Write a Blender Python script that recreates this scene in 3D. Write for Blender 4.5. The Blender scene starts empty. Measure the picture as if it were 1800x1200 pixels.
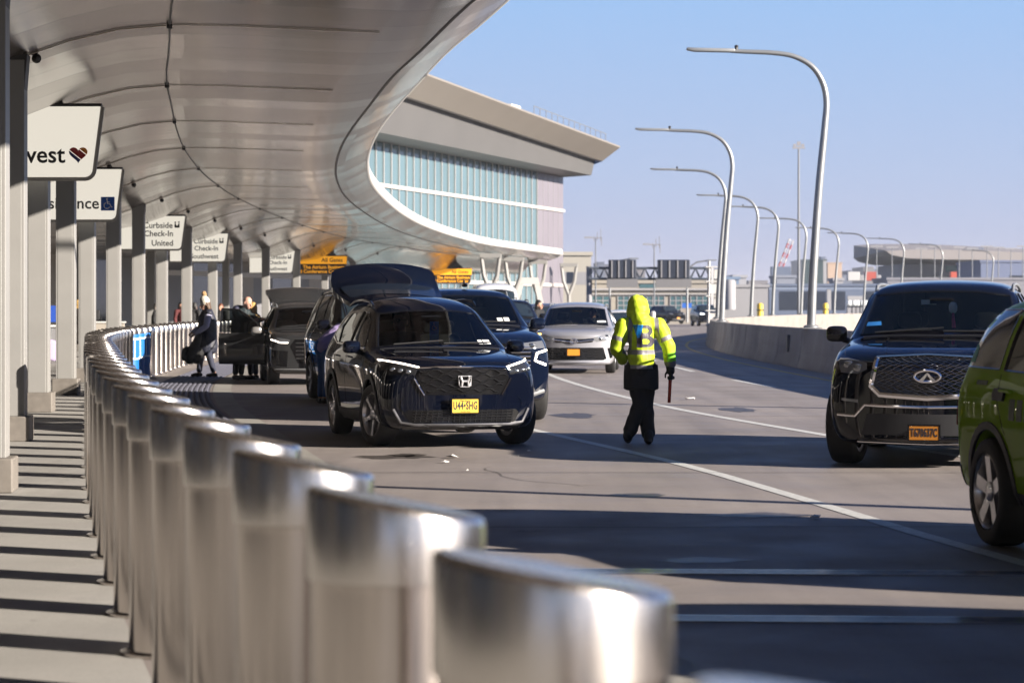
import bpy, bmesh, math, random
from mathutils import Vector, Matrix
from mathutils.bvhtree import BVHTree
from mathutils.geometry import delaunay_2d_cdt
R = math.radians; PI = math.pi
SC = bpy.context.scene; COL = SC.collection
TMP = bpy.data.scenes.new('scratch')
random.seed(4)
def V(*a): return Vector(a)
def lerp(a, b, t): return a + (b - a) * t
def gx(px, Y): return (px - 900.0) * Y / 4250.0            # lens model of the site survey: 85 mm, eye height 1.6 m
def gz(py, Y): return 1.6 + (540.0 - py) * Y / 4250.0

# ------------------------------------------------------------------ tagging
def tag(o, label=None, cat=None, group=None, kind=None):
    if label: o['label'] = label
    if cat: o['category'] = cat
    if group: o['group'] = group
    if kind: o['kind'] = kind
    return o
def thing(name, label, cat, loc=(0, 0, 0), rz=0.0, group=None):
    o = bpy.data.objects.new(name, None); COL.objects.link(o)
    o.empty_display_size = .2
    o.location = loc; o.rotation_euler = (0, 0, rz)
    return tag(o, label, cat, group, 'thing')
def link(name, me, parent=None, label=None):
    o = bpy.data.objects.new(name, me); COL.objects.link(o)
    if parent is not None: o.parent = parent
    if label: o['label'] = label
    return o
def dup(root, loc=None, rz=None, label=None):
    r = root.copy(); COL.objects.link(r)
    if loc is not None: r.location = loc
    if rz is not None: r.rotation_euler = (0, 0, rz)
    if label: r['label'] = label
    for ch in list(root.children):
        c = ch.copy(); COL.objects.link(c); c.parent = r
        for g in ch.children:
            d = g.copy(); COL.objects.link(d); d.parent = c
    return r

# ------------------------------------------------------------------ materials
MATS = {}
def mat(name, col, rough=.5, metal=0.0, coat=0.0, coatr=.03, noise=None, bump=None, emit=None, spec=.5, stretch=(1, 1, 1), alpha=1.0, rnoise=0.0, sheen=0.0):
    if name in MATS: return MATS[name]
    m = bpy.data.materials.new(name); m.use_nodes = True; MATS[name] = m
    nt = m.node_tree; b = nt.nodes['Principled BSDF']
    b.inputs['Base Color'].default_value = (*col, 1); b.inputs['Roughness'].default_value = rough
    b.inputs['Metallic'].default_value = metal; b.inputs['Coat Weight'].default_value = coat
    b.inputs['Coat Roughness'].default_value = coatr; b.inputs['Specular IOR Level'].default_value = spec
    if sheen: b.inputs['Sheen Weight'].default_value = sheen
    if emit:
        b.inputs['Emission Color'].default_value = (*emit[0], 1); b.inputs['Emission Strength'].default_value = emit[1]
    if noise or bump or rnoise:
        tc = nt.nodes.new('ShaderNodeTexCoord'); mp = nt.nodes.new('ShaderNodeMapping')
        mp.inputs['Scale'].default_value = stretch
        nt.links.new(tc.outputs['Object'], mp.inputs['Vector'])
    if noise or rnoise:
        n = nt.nodes.new('ShaderNodeTexNoise'); n.inputs['Scale'].default_value = noise[0] if noise else 8
        n.inputs['Detail'].default_value = 6; n.inputs['Roughness'].default_value = .6
        nt.links.new(mp.outputs[0], n.inputs['Vector'])
    if noise:
        r = nt.nodes.new('ShaderNodeMapRange'); r.inputs['From Min'].default_value = .3; r.inputs['From Max'].default_value = .7
        a = noise[1]; r.inputs['To Min'].default_value = 1 - a; r.inputs['To Max'].default_value = 1 + a
        nt.links.new(n.outputs['Fac'], r.inputs['Value'])
        mx = nt.nodes.new('ShaderNodeVectorMath'); mx.operation = 'SCALE'; mx.inputs[0].default_value = col
        nt.links.new(r.outputs[0], mx.inputs['Scale']); nt.links.new(mx.outputs[0], b.inputs['Base Color'])
    if rnoise:
        r2 = nt.nodes.new('ShaderNodeMapRange'); r2.inputs['From Min'].default_value = .3; r2.inputs['From Max'].default_value = .7
        r2.inputs['To Min'].default_value = max(.02, rough - rnoise); r2.inputs['To Max'].default_value = rough + rnoise
        nt.links.new(n.outputs['Fac'], r2.inputs['Value']); nt.links.new(r2.outputs[0], b.inputs['Roughness'])
    if bump:
        n2 = nt.nodes.new('ShaderNodeTexNoise'); n2.inputs['Scale'].default_value = bump[0]; n2.inputs['Detail'].default_value = 5
        nt.links.new(mp.outputs[0], n2.inputs['Vector'])
        bp = nt.nodes.new('ShaderNodeBump'); bp.inputs['Strength'].default_value = bump[1]; bp.inputs['Distance'].default_value = bump[2] if len(bump) > 2 else .02
        nt.links.new(n2.outputs['Fac'], bp.inputs['Height']); nt.links.new(bp.outputs[0], b.inputs['Normal'])
    return m
def glass_mat(name, tint, refl=1.0, ior=1.5):
    if name in MATS: return MATS[name]
    m = bpy.data.materials.new(name); m.use_nodes = True; MATS[name] = m; nt = m.node_tree
    nt.nodes.remove(nt.nodes['Principled BSDF'])
    t = nt.nodes.new('ShaderNodeBsdfTransparent'); t.inputs[0].default_value = (*tint, 1)
    g = nt.nodes.new('ShaderNodeBsdfGlossy'); g.inputs['Roughness'].default_value = .01; g.inputs[0].default_value = (refl,) * 3 + (1,)
    f = nt.nodes.new('ShaderNodeFresnel'); f.inputs[0].default_value = ior
    mx = nt.nodes.new('ShaderNodeMixShader'); out = nt.nodes['Material Output']
    nt.links.new(f.outputs[0], mx.inputs[0]); nt.links.new(t.outputs[0], mx.inputs[1]); nt.links.new(g.outputs[0], mx.inputs[2])
    nt.links.new(mx.outputs[0], out.inputs[0])
    return m
def paint(name, col, rough=.35, metal=.3, coat=1.0): return mat(name, col, rough, metal, coat=coat, coatr=.015, spec=0.0)

# ------------------------------------------------------------------ mesh builder
class MB:
    def __init__(s): s.v = []; s.f = []; s.m = []
    def add(s, vs, fs, m=0):
        o = len(s.v); s.v += [tuple(p) for p in vs]; s.f += [tuple(i + o for i in f) for f in fs]; s.m += [m] * len(fs); return s
    def box(s, c, d, rz=0.0, m=0, rot=None):
        x, y, z = d[0] / 2, d[1] / 2, d[2] / 2
        vs = [Vector((sx * x, sy * y, sz * z)) for sz in (-1, 1) for sx, sy in ((-1, -1), (1, -1), (1, 1), (-1, 1))]
        M = rot if rot is not None else Matrix.Rotation(rz, 3, 'Z')
        vs = [M @ v + Vector(c) for v in vs]
        return s.add(vs, [(3, 2, 1, 0), (4, 5, 6, 7), (0, 1, 5, 4), (1, 2, 6, 5), (2, 3, 7, 6), (3, 0, 4, 7)], m)
    def loft(s, rings, cap=True, closed=True, m=0):
        n = len(rings[0]); o = len(s.v)
        for r in rings: s.v += [tuple(p) for p in r]
        k = n if closed else n - 1
        for i in range(len(rings) - 1):
            for j in range(k):
                a = o + i * n + j; b = o + i * n + (j + 1) % n
                s.f.append((a, b, b + n, a + n)); s.m.append(m)
        if cap and closed:
            s.f.append(tuple(o + j for j in reversed(range(n)))); s.m.append(m)
            s.f.append(tuple(o + (len(rings) - 1) * n + j for j in range(n))); s.m.append(m)
        return s
    def tube(s, pts, r, n=8, m=0, cap=True, flat=None):
        pts = [Vector(p) for p in pts]; rr = r if isinstance(r, (list, tuple)) else [r] * len(pts)
        rings = []; up = None
        for i, p in enumerate(pts):
            d = (pts[min(i + 1, len(pts) - 1)] - pts[max(i - 1, 0)])
            if d.length < 1e-9: d = Vector((0, 0, 1))
            d.normalize()
            if up is None:
                up = Vector((0, 0, 1)) if abs(d.z) < .9 else Vector((1, 0, 0))
            a = d.cross(up)
            if a.length < 1e-6: a = d.cross(Vector((0, 1, 0)))
            a.normalize(); b = a.cross(d).normalized(); up = b
            fa, fb = flat or (1, 1)
            rings.append([p + a * (rr[i] * fa * math.cos(t)) + b * (rr[i] * fb * math.sin(t)) for t in [2 * PI * k / n for k in range(n)]])
        return s.loft(rings, cap, True, m)
    def lathe(s, prof, n=24, m=0, M=None, cap=True):
        rings = [[Vector((r * math.cos(2 * PI * k / n), r * math.sin(2 * PI * k / n), z)) for k in range(n)] for r, z in prof]
        if M is not None: rings = [[M @ p for p in r] for r in rings]
        return s.loft(rings, cap, True, m)
    def prism(s, poly, d0, d1, fn=None, m=0):
        """poly of 2-D points, extruded from d0 to d1; fn(u,v,d)->xyz"""
        fn = fn or (lambda u, v, d: (u, d, v))
        n = len(poly)
        return s.add([fn(u, v, d0) for u, v in poly] + [fn(u, v, d1) for u, v in poly],
                     [tuple(range(n))] + [tuple(n + i for i in reversed(range(n)))] + [(i, i + n, (i + 1) % n + n, (i + 1) % n) for i in range(n)], m)
    def sell(s, c, r, e=.5, nu=16, nv=10, M=None, m=0):
        """rounded-box (superellipsoid)"""
        def sp(x): return math.copysign(abs(x) ** e, x)
        rings = []
        for i in range(nv + 1):
            v = -PI / 2 + PI * i / nv; v = max(-PI / 2 + .02, min(PI / 2 - .02, v))
            rings.append([Vector((r[0] * sp(math.cos(v)) * sp(math.cos(2 * PI * k / nu)), r[1] * sp(math.cos(v)) * sp(math.sin(2 * PI * k / nu)), r[2] * sp(math.sin(v)))) for k in range(nu)])
        rings = [[(M @ p if M is not None else p) + Vector(c) for p in q] for q in rings]
        return s.loft(rings, True, True, m)
    def mesh(s, name='mesh', mats=None, smooth=40, bevel=0, seg=2, fix=True):
        me = bpy.data.meshes.new(name); me.from_pydata(s.v, [], s.f)
        if fix or bevel:
            bm = bmesh.new(); bm.from_mesh(me)
            for f, mi in zip(bm.faces, s.m): f.material_index = mi
            if fix: bmesh.ops.recalc_face_normals(bm, faces=bm.faces)
            if bevel:
                es = [e for e in bm.edges if len(e.link_faces) == 2 and e.calc_face_angle(0) > R(30)]
                bmesh.ops.bevel(bm, geom=es, offset=bevel, segments=seg, profile=.5, affect='EDGES', clamp_overlap=True)
            bm.to_mesh(me); bm.free()
        else: me.polygons.foreach_set('material_index', s.m)
        for m in (mats if isinstance(mats, (list, tuple)) else [mats]):
            if m: me.materials.append(m)
        if smooth is not None:
            me.polygons.foreach_set('use_smooth', [True] * len(me.polygons)); me.set_sharp_from_angle(angle=R(smooth))
        return me
    def build(s, name, mats, parent=None, label=None, **k): return link(name, s.mesh(name, mats, **k), parent, label)

def evaluate(me, mods, extra=()):
    """mesh after modifiers; mods = [(type, props)]"""
    o = bpy.data.objects.new('scratch', me); TMP.collection.objects.link(o); ops = [o]
    for q in extra: TMP.collection.objects.link(q); ops.append(q)
    for typ, props in mods:
        md = o.modifiers.new('m', typ)
        for k, v in props.items(): setattr(md, k, v)
    vl = TMP.view_layers[0]; vl.update(); dg = vl.depsgraph; dg.update()
    res = bpy.data.meshes.new_from_object(o.evaluated_get(dg), depsgraph=dg)
    for q in ops: bpy.data.objects.remove(q)
    return res
def smooth_all(me, ang=None):
    me.polygons.foreach_set('use_smooth', [True] * len(me.polygons))
    if ang: me.set_sharp_from_angle(angle=R(ang))
    return me
TXT = {}
def text_mesh(s, size, ext=.002, align='CENTER', bold=0.0, spacing=1.0):
    cu = bpy.data.curves.new('t', 'FONT'); cu.body = s; cu.size = size; cu.extrude = ext; cu.align_x = align; cu.align_y = 'CENTER'
    cu.offset = bold; cu.space_character = spacing; cu.resolution_u = 3
    o = bpy.data.objects.new('t', cu); TMP.collection.objects.link(o)
    vl = TMP.view_layers[0]; vl.update(); dg = vl.depsgraph; dg.update()
    me = bpy.data.meshes.new_from_object(o.evaluated_get(dg), depsgraph=dg)
    bpy.data.objects.remove(o); bpy.data.curves.remove(cu)
    return me
def text_obj(name, s, size, material, parent, loc, rot=(PI / 2, 0, 0), **k):
    me = text_mesh(s, size, **k); me.materials.clear(); me.materials.append(material)
    o = link(name, me, parent); o.location = loc; o.rotation_euler = rot
    return o
def interp(P, t):
    """cubic through (t, value) points"""
    n = len(P)
    if t <= P[0][0]: return P[0][1] + (t - P[0][0]) * (P[1][1] - P[0][1]) / (P[1][0] - P[0][0])
    if t >= P[-1][0]: return P[-1][1] + (t - P[-1][0]) * (P[-1][1] - P[-2][1]) / (P[-1][0] - P[-2][0])
    for i in range(n - 1):
        if t <= P[i + 1][0]: break
    def sl(j):
        a, b = P[max(j - 1, 0)], P[min(j + 1, n - 1)]
        return (b[1] - a[1]) / (b[0] - a[0])
    h = P[i + 1][0] - P[i][0]; u = (t - P[i][0]) / h
    return ((2 * u**3 - 3 * u**2 + 1) * P[i][1] + (u**3 - 2 * u**2 + u) * h * sl(i) + (-2 * u**3 + 3 * u**2) * P[i + 1][1] + (u**3 - u**2) * h * sl(i + 1))
def frame(P, Y):
    """point, tangent, right-hand normal of a plan curve X(Y)"""
    x = interp(P, Y); d = (interp(P, Y + .2) - interp(P, Y - .2)) / .4
    t = Vector((d, 1, 0)).normalized()
    return Vector((x, Y, 0)), t, Vector((t.y, -t.x, 0))
ORD = ['first', 'second', 'third', 'fourth', 'fifth', 'sixth', 'seventh', 'eighth', 'ninth', 'tenth', 'eleventh', 'twelfth', 'thirteenth', 'fourteenth', 'fifteenth', 'sixteenth', 'seventeenth', 'eighteenth', 'nineteenth']
def ordinal(i):
    if i < 19: return ORD[i]
    T = {2: 'twent', 3: 'thirt', 4: 'fort', 5: 'fift', 6: 'sixt', 7: 'sevent', 8: 'eight'}; n = i + 1
    return T[n // 10] + 'ieth' if n % 10 == 0 else T[n // 10] + 'y-' + ORD[n % 10 - 1]

# ------------------------------------------------------------------ plan curves (metres, X as a function of Y)
BOL = [(-8, 2.8), (4, .08), (12, -1.75), (20, -3.32), (30, -5.1), (40, -6.8), (50, -8.05), (58, -8.6), (68, -9.2), (84, -9.75), (101, -9.9), (118, -9.4), (135, -7.9), (160, -4.0), (200, 6.5), (260, 27)]
COLM = [(-10, 2.0), (13, -2.8), (21, -4.55), (29, -6.0), (37, -7.25), (44.2, -8.15), (51.8, -9.1), (59.5, -9.8), (68, -10.5), (76, -11), (84, -11.3), (92.5, -11.45), (101, -11.45), (110, -11.2), (119, -10.6), (128, -9.9), (137, -9.0)]
LIP = [(-20, 9.9), (20, 1.1), (26.8, -.31), (32.8, -1.22), (36.6, -1.8), (41.8, -2.45), (47.1, -3.1), (52.5, -3.69), (59.2, -4.29), (65.8, -4.75), (75.5, -5.2), (86.5, -5.38), (101, -5.35), (115.6, -4.95), (134, -3.8), (152, -1.9), (178, 2.9)]
PAR = [(-20, 22), (10, 13.2), (30, 9.6), (45, 8.35), (59, 7.85), (75, 7.6), (91, 7.85), (104, 8.6), (117, 9.9), (144, 14.2), (160, 17.2), (181, 21.6), (203, 27), (217, 31.5), (234, 37.5), (255, 45), (300, 63), (340, 82)]
# ================================================================== camera, light, sky
cam = bpy.data.cameras.new('camera'); co = bpy.data.objects.new('camera', cam); COL.objects.link(co)
co.location = (0, 0, 1.6); co.rotation_euler = (PI / 2, 0, 0)
cam.lens = 85; cam.sensor_width = 36; cam.shift_y = -60 / 1800; cam.clip_end = 20000; cam.clip_start = .1
cam.dof.use_dof = True; cam.dof.focus_distance = 28.5; cam.dof.aperture_fstop = 3.5; cam.dof.aperture_blades = 9
SC.camera = co
SUN = Vector((.90 * math.cos(R(17.5)), -.436 * math.cos(R(17.5)), math.sin(R(17.5)))).normalized()
w = bpy.data.worlds.new('World'); SC.world = w; w.use_nodes = True
nt = w.node_tree; sky = nt.nodes.new('ShaderNodeTexSky'); sky.sky_type = 'NISHITA'; sky.sun_disc = False
sky.sun_elevation = R(17.5); sky.sun_rotation = math.atan2(SUN.x, SUN.y)
sky.air_density = 1.0; sky.dust_density = 0.6; sky.ozone_density = 2.0; sky.altitude = 50
bg = nt.nodes['Background']; bg.inputs[1].default_value = .05
# low winter haze: the lowest ten degrees of the sky pale towards lavender, all the way round
tcw = nt.nodes.new('ShaderNodeTexCoord'); spw = nt.nodes.new('ShaderNodeSeparateXYZ'); nt.links.new(tcw.outputs['Generated'], spw.inputs[0])
rp = nt.nodes.new('ShaderNodeValToRGB'); nt.links.new(spw.outputs[2], rp.inputs[0]); el = rp.color_ramp.elements
EXPO = 1.55; KS = 1 / (2 ** EXPO * .05 * 10)
HZ = [(.0, (.53, .525, .68)), (.055, (.46, .565, .80)), (.125, (.35, .555, .89)), (.22, (.11, .25, .62)), (.42, (.032, .09, .30)), (.7, (.03, .08, .25))]
el[0].position = 0; el[0].color = (*[c * KS for c in HZ[0][1]], 1); el[1].position = HZ[1][0]; el[1].color = (*[c * KS for c in HZ[1][1]], 1)
for q in HZ[2:]:
    e_ = el.new(q[0]); e_.color = (*[c * KS for c in q[1]], 1)
up = nt.nodes.new('ShaderNodeVectorMath'); up.operation = 'SCALE'; up.inputs['Scale'].default_value = 10; nt.links.new(rp.outputs[0], up.inputs[0])
fz = nt.nodes.new('ShaderNodeMapRange'); fz.inputs[1].default_value = .72; fz.inputs[2].default_value = 1.0; fz.interpolation_type = 'SMOOTHSTEP'; nt.links.new(spw.outputs[2], fz.inputs[0])
mxw = nt.nodes.new('ShaderNodeMix'); mxw.data_type = 'RGBA'; nt.links.new(fz.outputs[0], mxw.inputs[0]); nt.links.new(up.outputs[0], mxw.inputs[6]); nt.links.new(sky.outputs[0], mxw.inputs[7])
nt.links.new(mxw.outputs[2], bg.inputs[0])
sl = bpy.data.lights.new('sun', 'SUN'); sl.energy = 5.0; sl.angle = R(.5); sl.color = (1, .9, .78)
so = bpy.data.objects.new('sun', sl); COL.objects.link(so); so.rotation_euler = (-SUN).to_track_quat('-Z', 'Y').to_euler()
SC.view_settings.view_transform = 'Standard'; SC.view_settings.look = 'None'; SC.view_settings.exposure = EXPO; SC.view_settings.gamma = 1
cy = SC.cycles; cy.max_bounces = 8; cy.diffuse_bounces = 4; cy.glossy_bounces = 5; cy.transparent_max_bounces = 12; cy.caustics_reflective = False; cy.caustics_refractive = False
cy.sample_clamp_indirect = 6; cy.use_denoising = True

# ================================================================== materials of the setting
def road_material(name, base, seed, tint, streak=1.0):
    m = bpy.data.materials.new(name); m.use_nodes = True; nt = m.node_tree; b = nt.nodes['Principled BSDF']; L = nt.links
    tc = nt.nodes.new('ShaderNodeTexCoord')
    def noise(scale, st, det=6, rough=.6):
        mp = nt.nodes.new('ShaderNodeMapping'); mp.inputs['Scale'].default_value = st; mp.inputs['Location'].default_value = (seed, seed * 1.7, 0)
        L.new(tc.outputs['Object'], mp.inputs[0]); n = nt.nodes.new('ShaderNodeTexNoise'); n.inputs['Scale'].default_value = scale
        n.inputs['Detail'].default_value = det; n.inputs['Roughness'].default_value = rough; L.new(mp.outputs[0], n.inputs[0]); return n.outputs['Fac']
    def rng(v, a, b_, c, d):
        r = nt.nodes.new('ShaderNodeMapRange'); r.inputs[1].default_value = a; r.inputs[2].default_value = b_; r.inputs[3].default_value = c; r.inputs[4].default_value = d
        L.new(v, r.inputs[0]); return r.outputs[0]
    def mul(a, b_):
        k = nt.nodes.new('ShaderNodeMath'); k.operation = 'MULTIPLY'; L.new(a, k.inputs[0]); L.new(b_, k.inputs[1]); return k.outputs[0]
    v = mul(rng(noise(.35, (1, 1, 1)), .3, .7, .86, 1.14), rng(noise(60, (1, 1, 1), 3), .25, .75, .88, 1.12))
    v = mul(v, rng(noise(1.3, (1, .07, 1), 4), .35, .7, 1 + .10 * streak, 1 - .20 * streak))      # tyre-worn streaks along the lanes
    v = mul(v, rng(noise(.9, (1, 1, 1), 8, .75), .60, .72, 1.0, .66)); v = mul(v, rng(noise(7, (1, 1, 1), 5, .7), .64, .70, 1.0, .78)); v = mul(v, rng(noise(2.2, (.8, .03, 1), 3), .55, .72, 1.0, .84)); v = mul(v, rng(noise(240, (1, 1, 1), 2), .3, .7, .86, 1.14))                # stains
    sc = nt.nodes.new('ShaderNodeVectorMath'); sc.operation = 'SCALE'; sc.inputs[0].default_value = [base * t for t in tint]
    L.new(v, sc.inputs['Scale']); L.new(sc.outputs[0], b.inputs['Base Color'])
    L.new(rng(noise(.9, (1, 1, 1), 6), .3, .7, .5, .8), b.inputs['Roughness'])
    bp = nt.nodes.new('ShaderNodeBump'); bp.inputs['Strength'].default_value = .35; bp.inputs['Distance'].default_value = .004
    L.new(noise(140, (1, 1, 1), 3), bp.inputs['Height']); L.new(bp.outputs[0], b.inputs['Normal'])
    return m
M_road = road_material('road concrete', .232, 3.1, (1.06, .935, .885))
M_walk = road_material('sidewalk concrete', .34, 9.4, (1.0, .97, .92), .15)
M_kerb = road_material('kerb concrete', .30, 5.4, (1.0, .96, .88), .1)
M_land = mat('far land', (.10, .11, .10), .9, noise=(.01, .4))
M_line = mat('worn road paint', (.55, .55, .53), .6, noise=(14, .22))
M_yline = mat('worn yellow road paint', (.55, .36, .06), .6, noise=(14, .3))
M_tact = mat('tactile paving', (.095, .097, .125), .6, noise=(3, .2))
M_steel = mat('polished steel', (.70, .66, .63), .25, 1.0, rnoise=.07, noise=(3, .08), stretch=(6, 6, .6))
M_steelb = mat('brushed steel', (.60, .545, .51), .20, 1.0, rnoise=.06, noise=(2.2, .16), stretch=(9, 9, .5))
M_colm = mat('painted grey steel', (.25, .247, .24), .45, 0.0, noise=(1.2, .07), bump=(30, .05))
M_plinth = mat('stone plinth', (.16, .145, .13), .6, noise=(8, .15))
M_dark = mat('dark anthracite metal', (.018, .018, .02), .45)
M_par = mat('parapet concrete', (.285, .255, .23), .85, noise=(1.1, .16), bump=(25, .2), stretch=(1, 1, .35))
M_par = road_material('weathered parapet', .27, 7.7, (1.06, .95, .86), .0)
M_galv = mat('galvanised steel', (.27, .28, .29), .42, .5, noise=(3, .08))
M_white = mat('white metal panel', (.55, .54, .525), .4)
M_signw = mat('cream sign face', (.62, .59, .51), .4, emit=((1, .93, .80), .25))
M_black = mat('black paint', (.012, .012, .013), .4)
M_glassd = mat('dark window glass', (.02, .03, .04), .06, 0.0, spec=.9)

# ================================================================== ground, road, markings
def strip_mesh(P, o0, o1, z, y0, y1, step=2.0, z1=None):
    mb = MB(); L = []; n = max(1, int((y1 - y0) / step))
    for i in range(n + 1):
        p, t, nn = frame(P, y0 + (y1 - y0) * i / n)
        L.append((p + nn * o0 + V(0, 0, z), p + nn * o1 + V(0, 0, z if z1 is None else z1)))
    for (a, b), (c, d) in zip(L, L[1:]):
        mb.add([a, b, d, c], [(0, 1, 2, 3)])
    return mb
def struct(name, mb, m, **k):
    o = mb.build(name, m, **k); o['kind'] = 'structure'; return o
mb = MB(); mb.add([(-6000, -1500, -7), (6000, -1500, -7), (6000, 9000, -7), (-6000, 9000, -7)], [(0, 1, 2, 3)]); struct('ground', mb, M_land)
mb = MB(); L = []                                                       # elevated roadway deck
for i in range(0, 91):
    Y = -20 + 4 * i; a = interp(BOL, Y); b = interp(PAR, Y)
    L.append([V(lerp(a - .2, b + .2, k / 8), Y, 0) for k in range(9)])
mb.loft(L, cap=False, closed=False)
for e in (0, 8):
    mb.loft([[r[e] for r in L], [r[e] + V(0, 0, -1.6) for r in L]], cap=False, closed=False)
struct('road', mb, M_road, fix=True)
mb = strip_mesh(BOL, -26, -.15, .002, -20, 210, 2.5); struct('sidewalk', mb, M_walk)
mb = strip_mesh(BOL, 1.9, 2.25, .006, -12, 150, 2); struct('kerb_band', mb, M_kerb)
mb = strip_mesh(BOL, .72, 1.85, .005, -12, 150, 2)
dm = MB()
for i in range(int(60 / .09)):
    Y = 34 + i * .09
    p, t, nn = frame(BOL, Y)
    for k in range(11):
        q = p + nn * (.78 + .1 * k); r = .03
        dm.add([q + V(-r, -r, .005), q + V(r, -r, .005), q + V(r, r, .005), q + V(-r, r, .005), q + V(-r*.5, -r*.5, .022), q + V(r*.5, -r*.5, .022), q + V(r*.5, r*.5, .022), q + V(-r*.5, r*.5, .022)],
               [(4, 5, 6, 7), (0, 1, 5, 4), (1, 2, 6, 5), (2, 3, 7, 6), (3, 0, 4, 7)])
n0 = len(mb.v); mb.v += dm.v; mb.f += [tuple(i + n0 for i in f) for f in dm.f]; mb.m += dm.m
struct('tactile_paving', mb, M_tact, fix=False)
LN2 = [(5, 5.4), (15.1, 3.2), (19.5, 2.53), (24.6, 1.74), (31.3, .33), (36, -.6), (44, -1.9), (56, -2.9), (75, -3.4), (95, -3.3), (130, -1.4)]
LN1 = [(8, 9.2), (18, 6.5), (24, 5.25), (30.2, 3.94), (40, 2.35), (56.7, .93), (75, .55), (95, .9), (130, 3.1), (180, 12), (240, 30)]
mb = strip_mesh(LN2, -.07, .07, .004, 5, 130, 2); struct('lane_line', mb, M_line)
mb = strip_mesh(LN1, -.08, .08, .004, 8, 240, 2); struct('lane_line', mb, M_line)
mb = MB()
for Y0 in (12, 24, 36, 48, 60, 72, 84, 96, 110, 125, 140):
    q = strip_mesh(LN1, 3.65, 3.8, .004, Y0, Y0 + 5, 1); mb.add(q.v, q.f)
struct('dashed_lane_line', mb, M_line)
mb = strip_mesh(PAR, -1.15, -1.03, .004, 0, 240, 2); struct('edge_line', mb, M_yline)
# expansion joints across the deck
mb = MB()
for Y0 in (12.15, 14.35):
    for k in range(3):
        mb.box((6.6, Y0 + .09 * k - .15, .006), (13.5, .022, .012), R(-3))
struct('expansion_joint', mb, mat('joint steel', (.34, .38, .46), .16, 1.0))

random.seed(21); mb = MB()
for Y0 in (9.3, 17.6, 23.4, 29.0, 35.5, 46, 58, 72):                    # thin sealed transverse joints, slightly wandering
    x0 = interp(BOL, Y0) + 2.4; x1 = interp(PAR, Y0) - .4; P = [(lerp(x0, x1, k / 14), Y0 + random.uniform(-.03, .03)) for k in range(15)]
    for (a, b), (c, d) in zip(P, P[1:]): mb.add([(a, b - .012, .0045), (c, d - .012, .0045), (c, d + .012, .0045), (a, b + .012, .0045)], [(0, 1, 2, 3)])
for _ in range(9):                                                     # random sealed cracks
    x, y = random.uniform(-2, 6), random.uniform(9, 60); a = random.uniform(-.5, .5) + (PI / 2 if random.random() < .6 else 0); P = []
    for k in range(random.randint(5, 14)): P.append((x, y)); a += random.uniform(-.35, .35); x += .28 * math.cos(a); y += .28 * math.sin(a)
    for (a_, b), (c, d) in zip(P, P[1:]): mb.add([(a_ - .004, b - .006, .0045), (c - .004, d - .006, .0045), (c + .004, d + .006, .0045), (a_ + .004, b + .006, .0045)], [(0, 1, 2, 3)])
struct('road_joint', mb, mat('joint sealant', (.045, .042, .042), .7), fix=True)
mb = MB()
for (px, py, rx, ry) in ((690, 803, .42, .28), (715, 800, .2, .3), (1120, 870, .25, .2), (1330, 905, .4, .2), (1010, 730, .3, .8), (1300, 720, .25, .9), (1230, 985, .3, .16)):
    Y0 = 6800 / (py - 540); x = gx(px, Y0); n = 26
    mb.add([(x + rx * (1 + .35 * random.uniform(-1, 1)) * math.cos(2 * PI * k / n), Y0 + ry * (1 + .35 * random.uniform(-1, 1)) * math.sin(2 * PI * k / n), .0035) for k in range(n)], [tuple(range(n))])
struct('oil_stain', mb, mat('oil stain', (.07, .06, .055), .45, noise=(9, .45)))
# ================================================================== bollards
def bollard_meshes():
    b = MB(); r = .195
    b.lathe([(r, 0), (r, .02), (r, .96), (r + .001, .985)], 40)
    body = b.mesh('body', M_steelb, smooth=50)
    c = MB(); rings = []
    for rr, z, sl_ in [(.196, .985, 0), (.203, .988, 0), (.204, 1.0, 0), (.204, 1.14, 1), (.201, 1.152, 1), (.193, 1.158, 1), (.185, 1.157, 1), (.10, 1.155, 1), (.01, 1.155, 1)]:
        rings.append([V(rr * math.cos(2 * PI * k / 48), rr * math.sin(2 * PI * k / 48), z - (rr * math.cos(2 * PI * k / 48)) * .19 * sl_) for k in range(48)])
    c.loft(rings); cap = c.mesh('cap', M_steel, smooth=50)
    f = MB(); f.lathe([(.235, .0), (.235, .012), (.2, .02)], 32); fl = f.mesh('base_ring', M_steelb, smooth=40)
    return body, cap, fl
bb, bc, bf = bollard_meshes()
BG = 'stainless bollards curving along the kerb'
Y = 2.62; i = 0; BLUE = []
blue = mat('accessible blue', (.008, .13, .42), .5); pict = mat('sign white', (.85, .85, .85), .5)
BPOS = []
while Y < 128:
    p, t, nn = frame(BOL, Y)
    BPOS.append((p.copy(), math.atan2(nn.y, nn.x), Y))
    Y += 1.47 * t.y
nb = len(BPOS)
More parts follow.
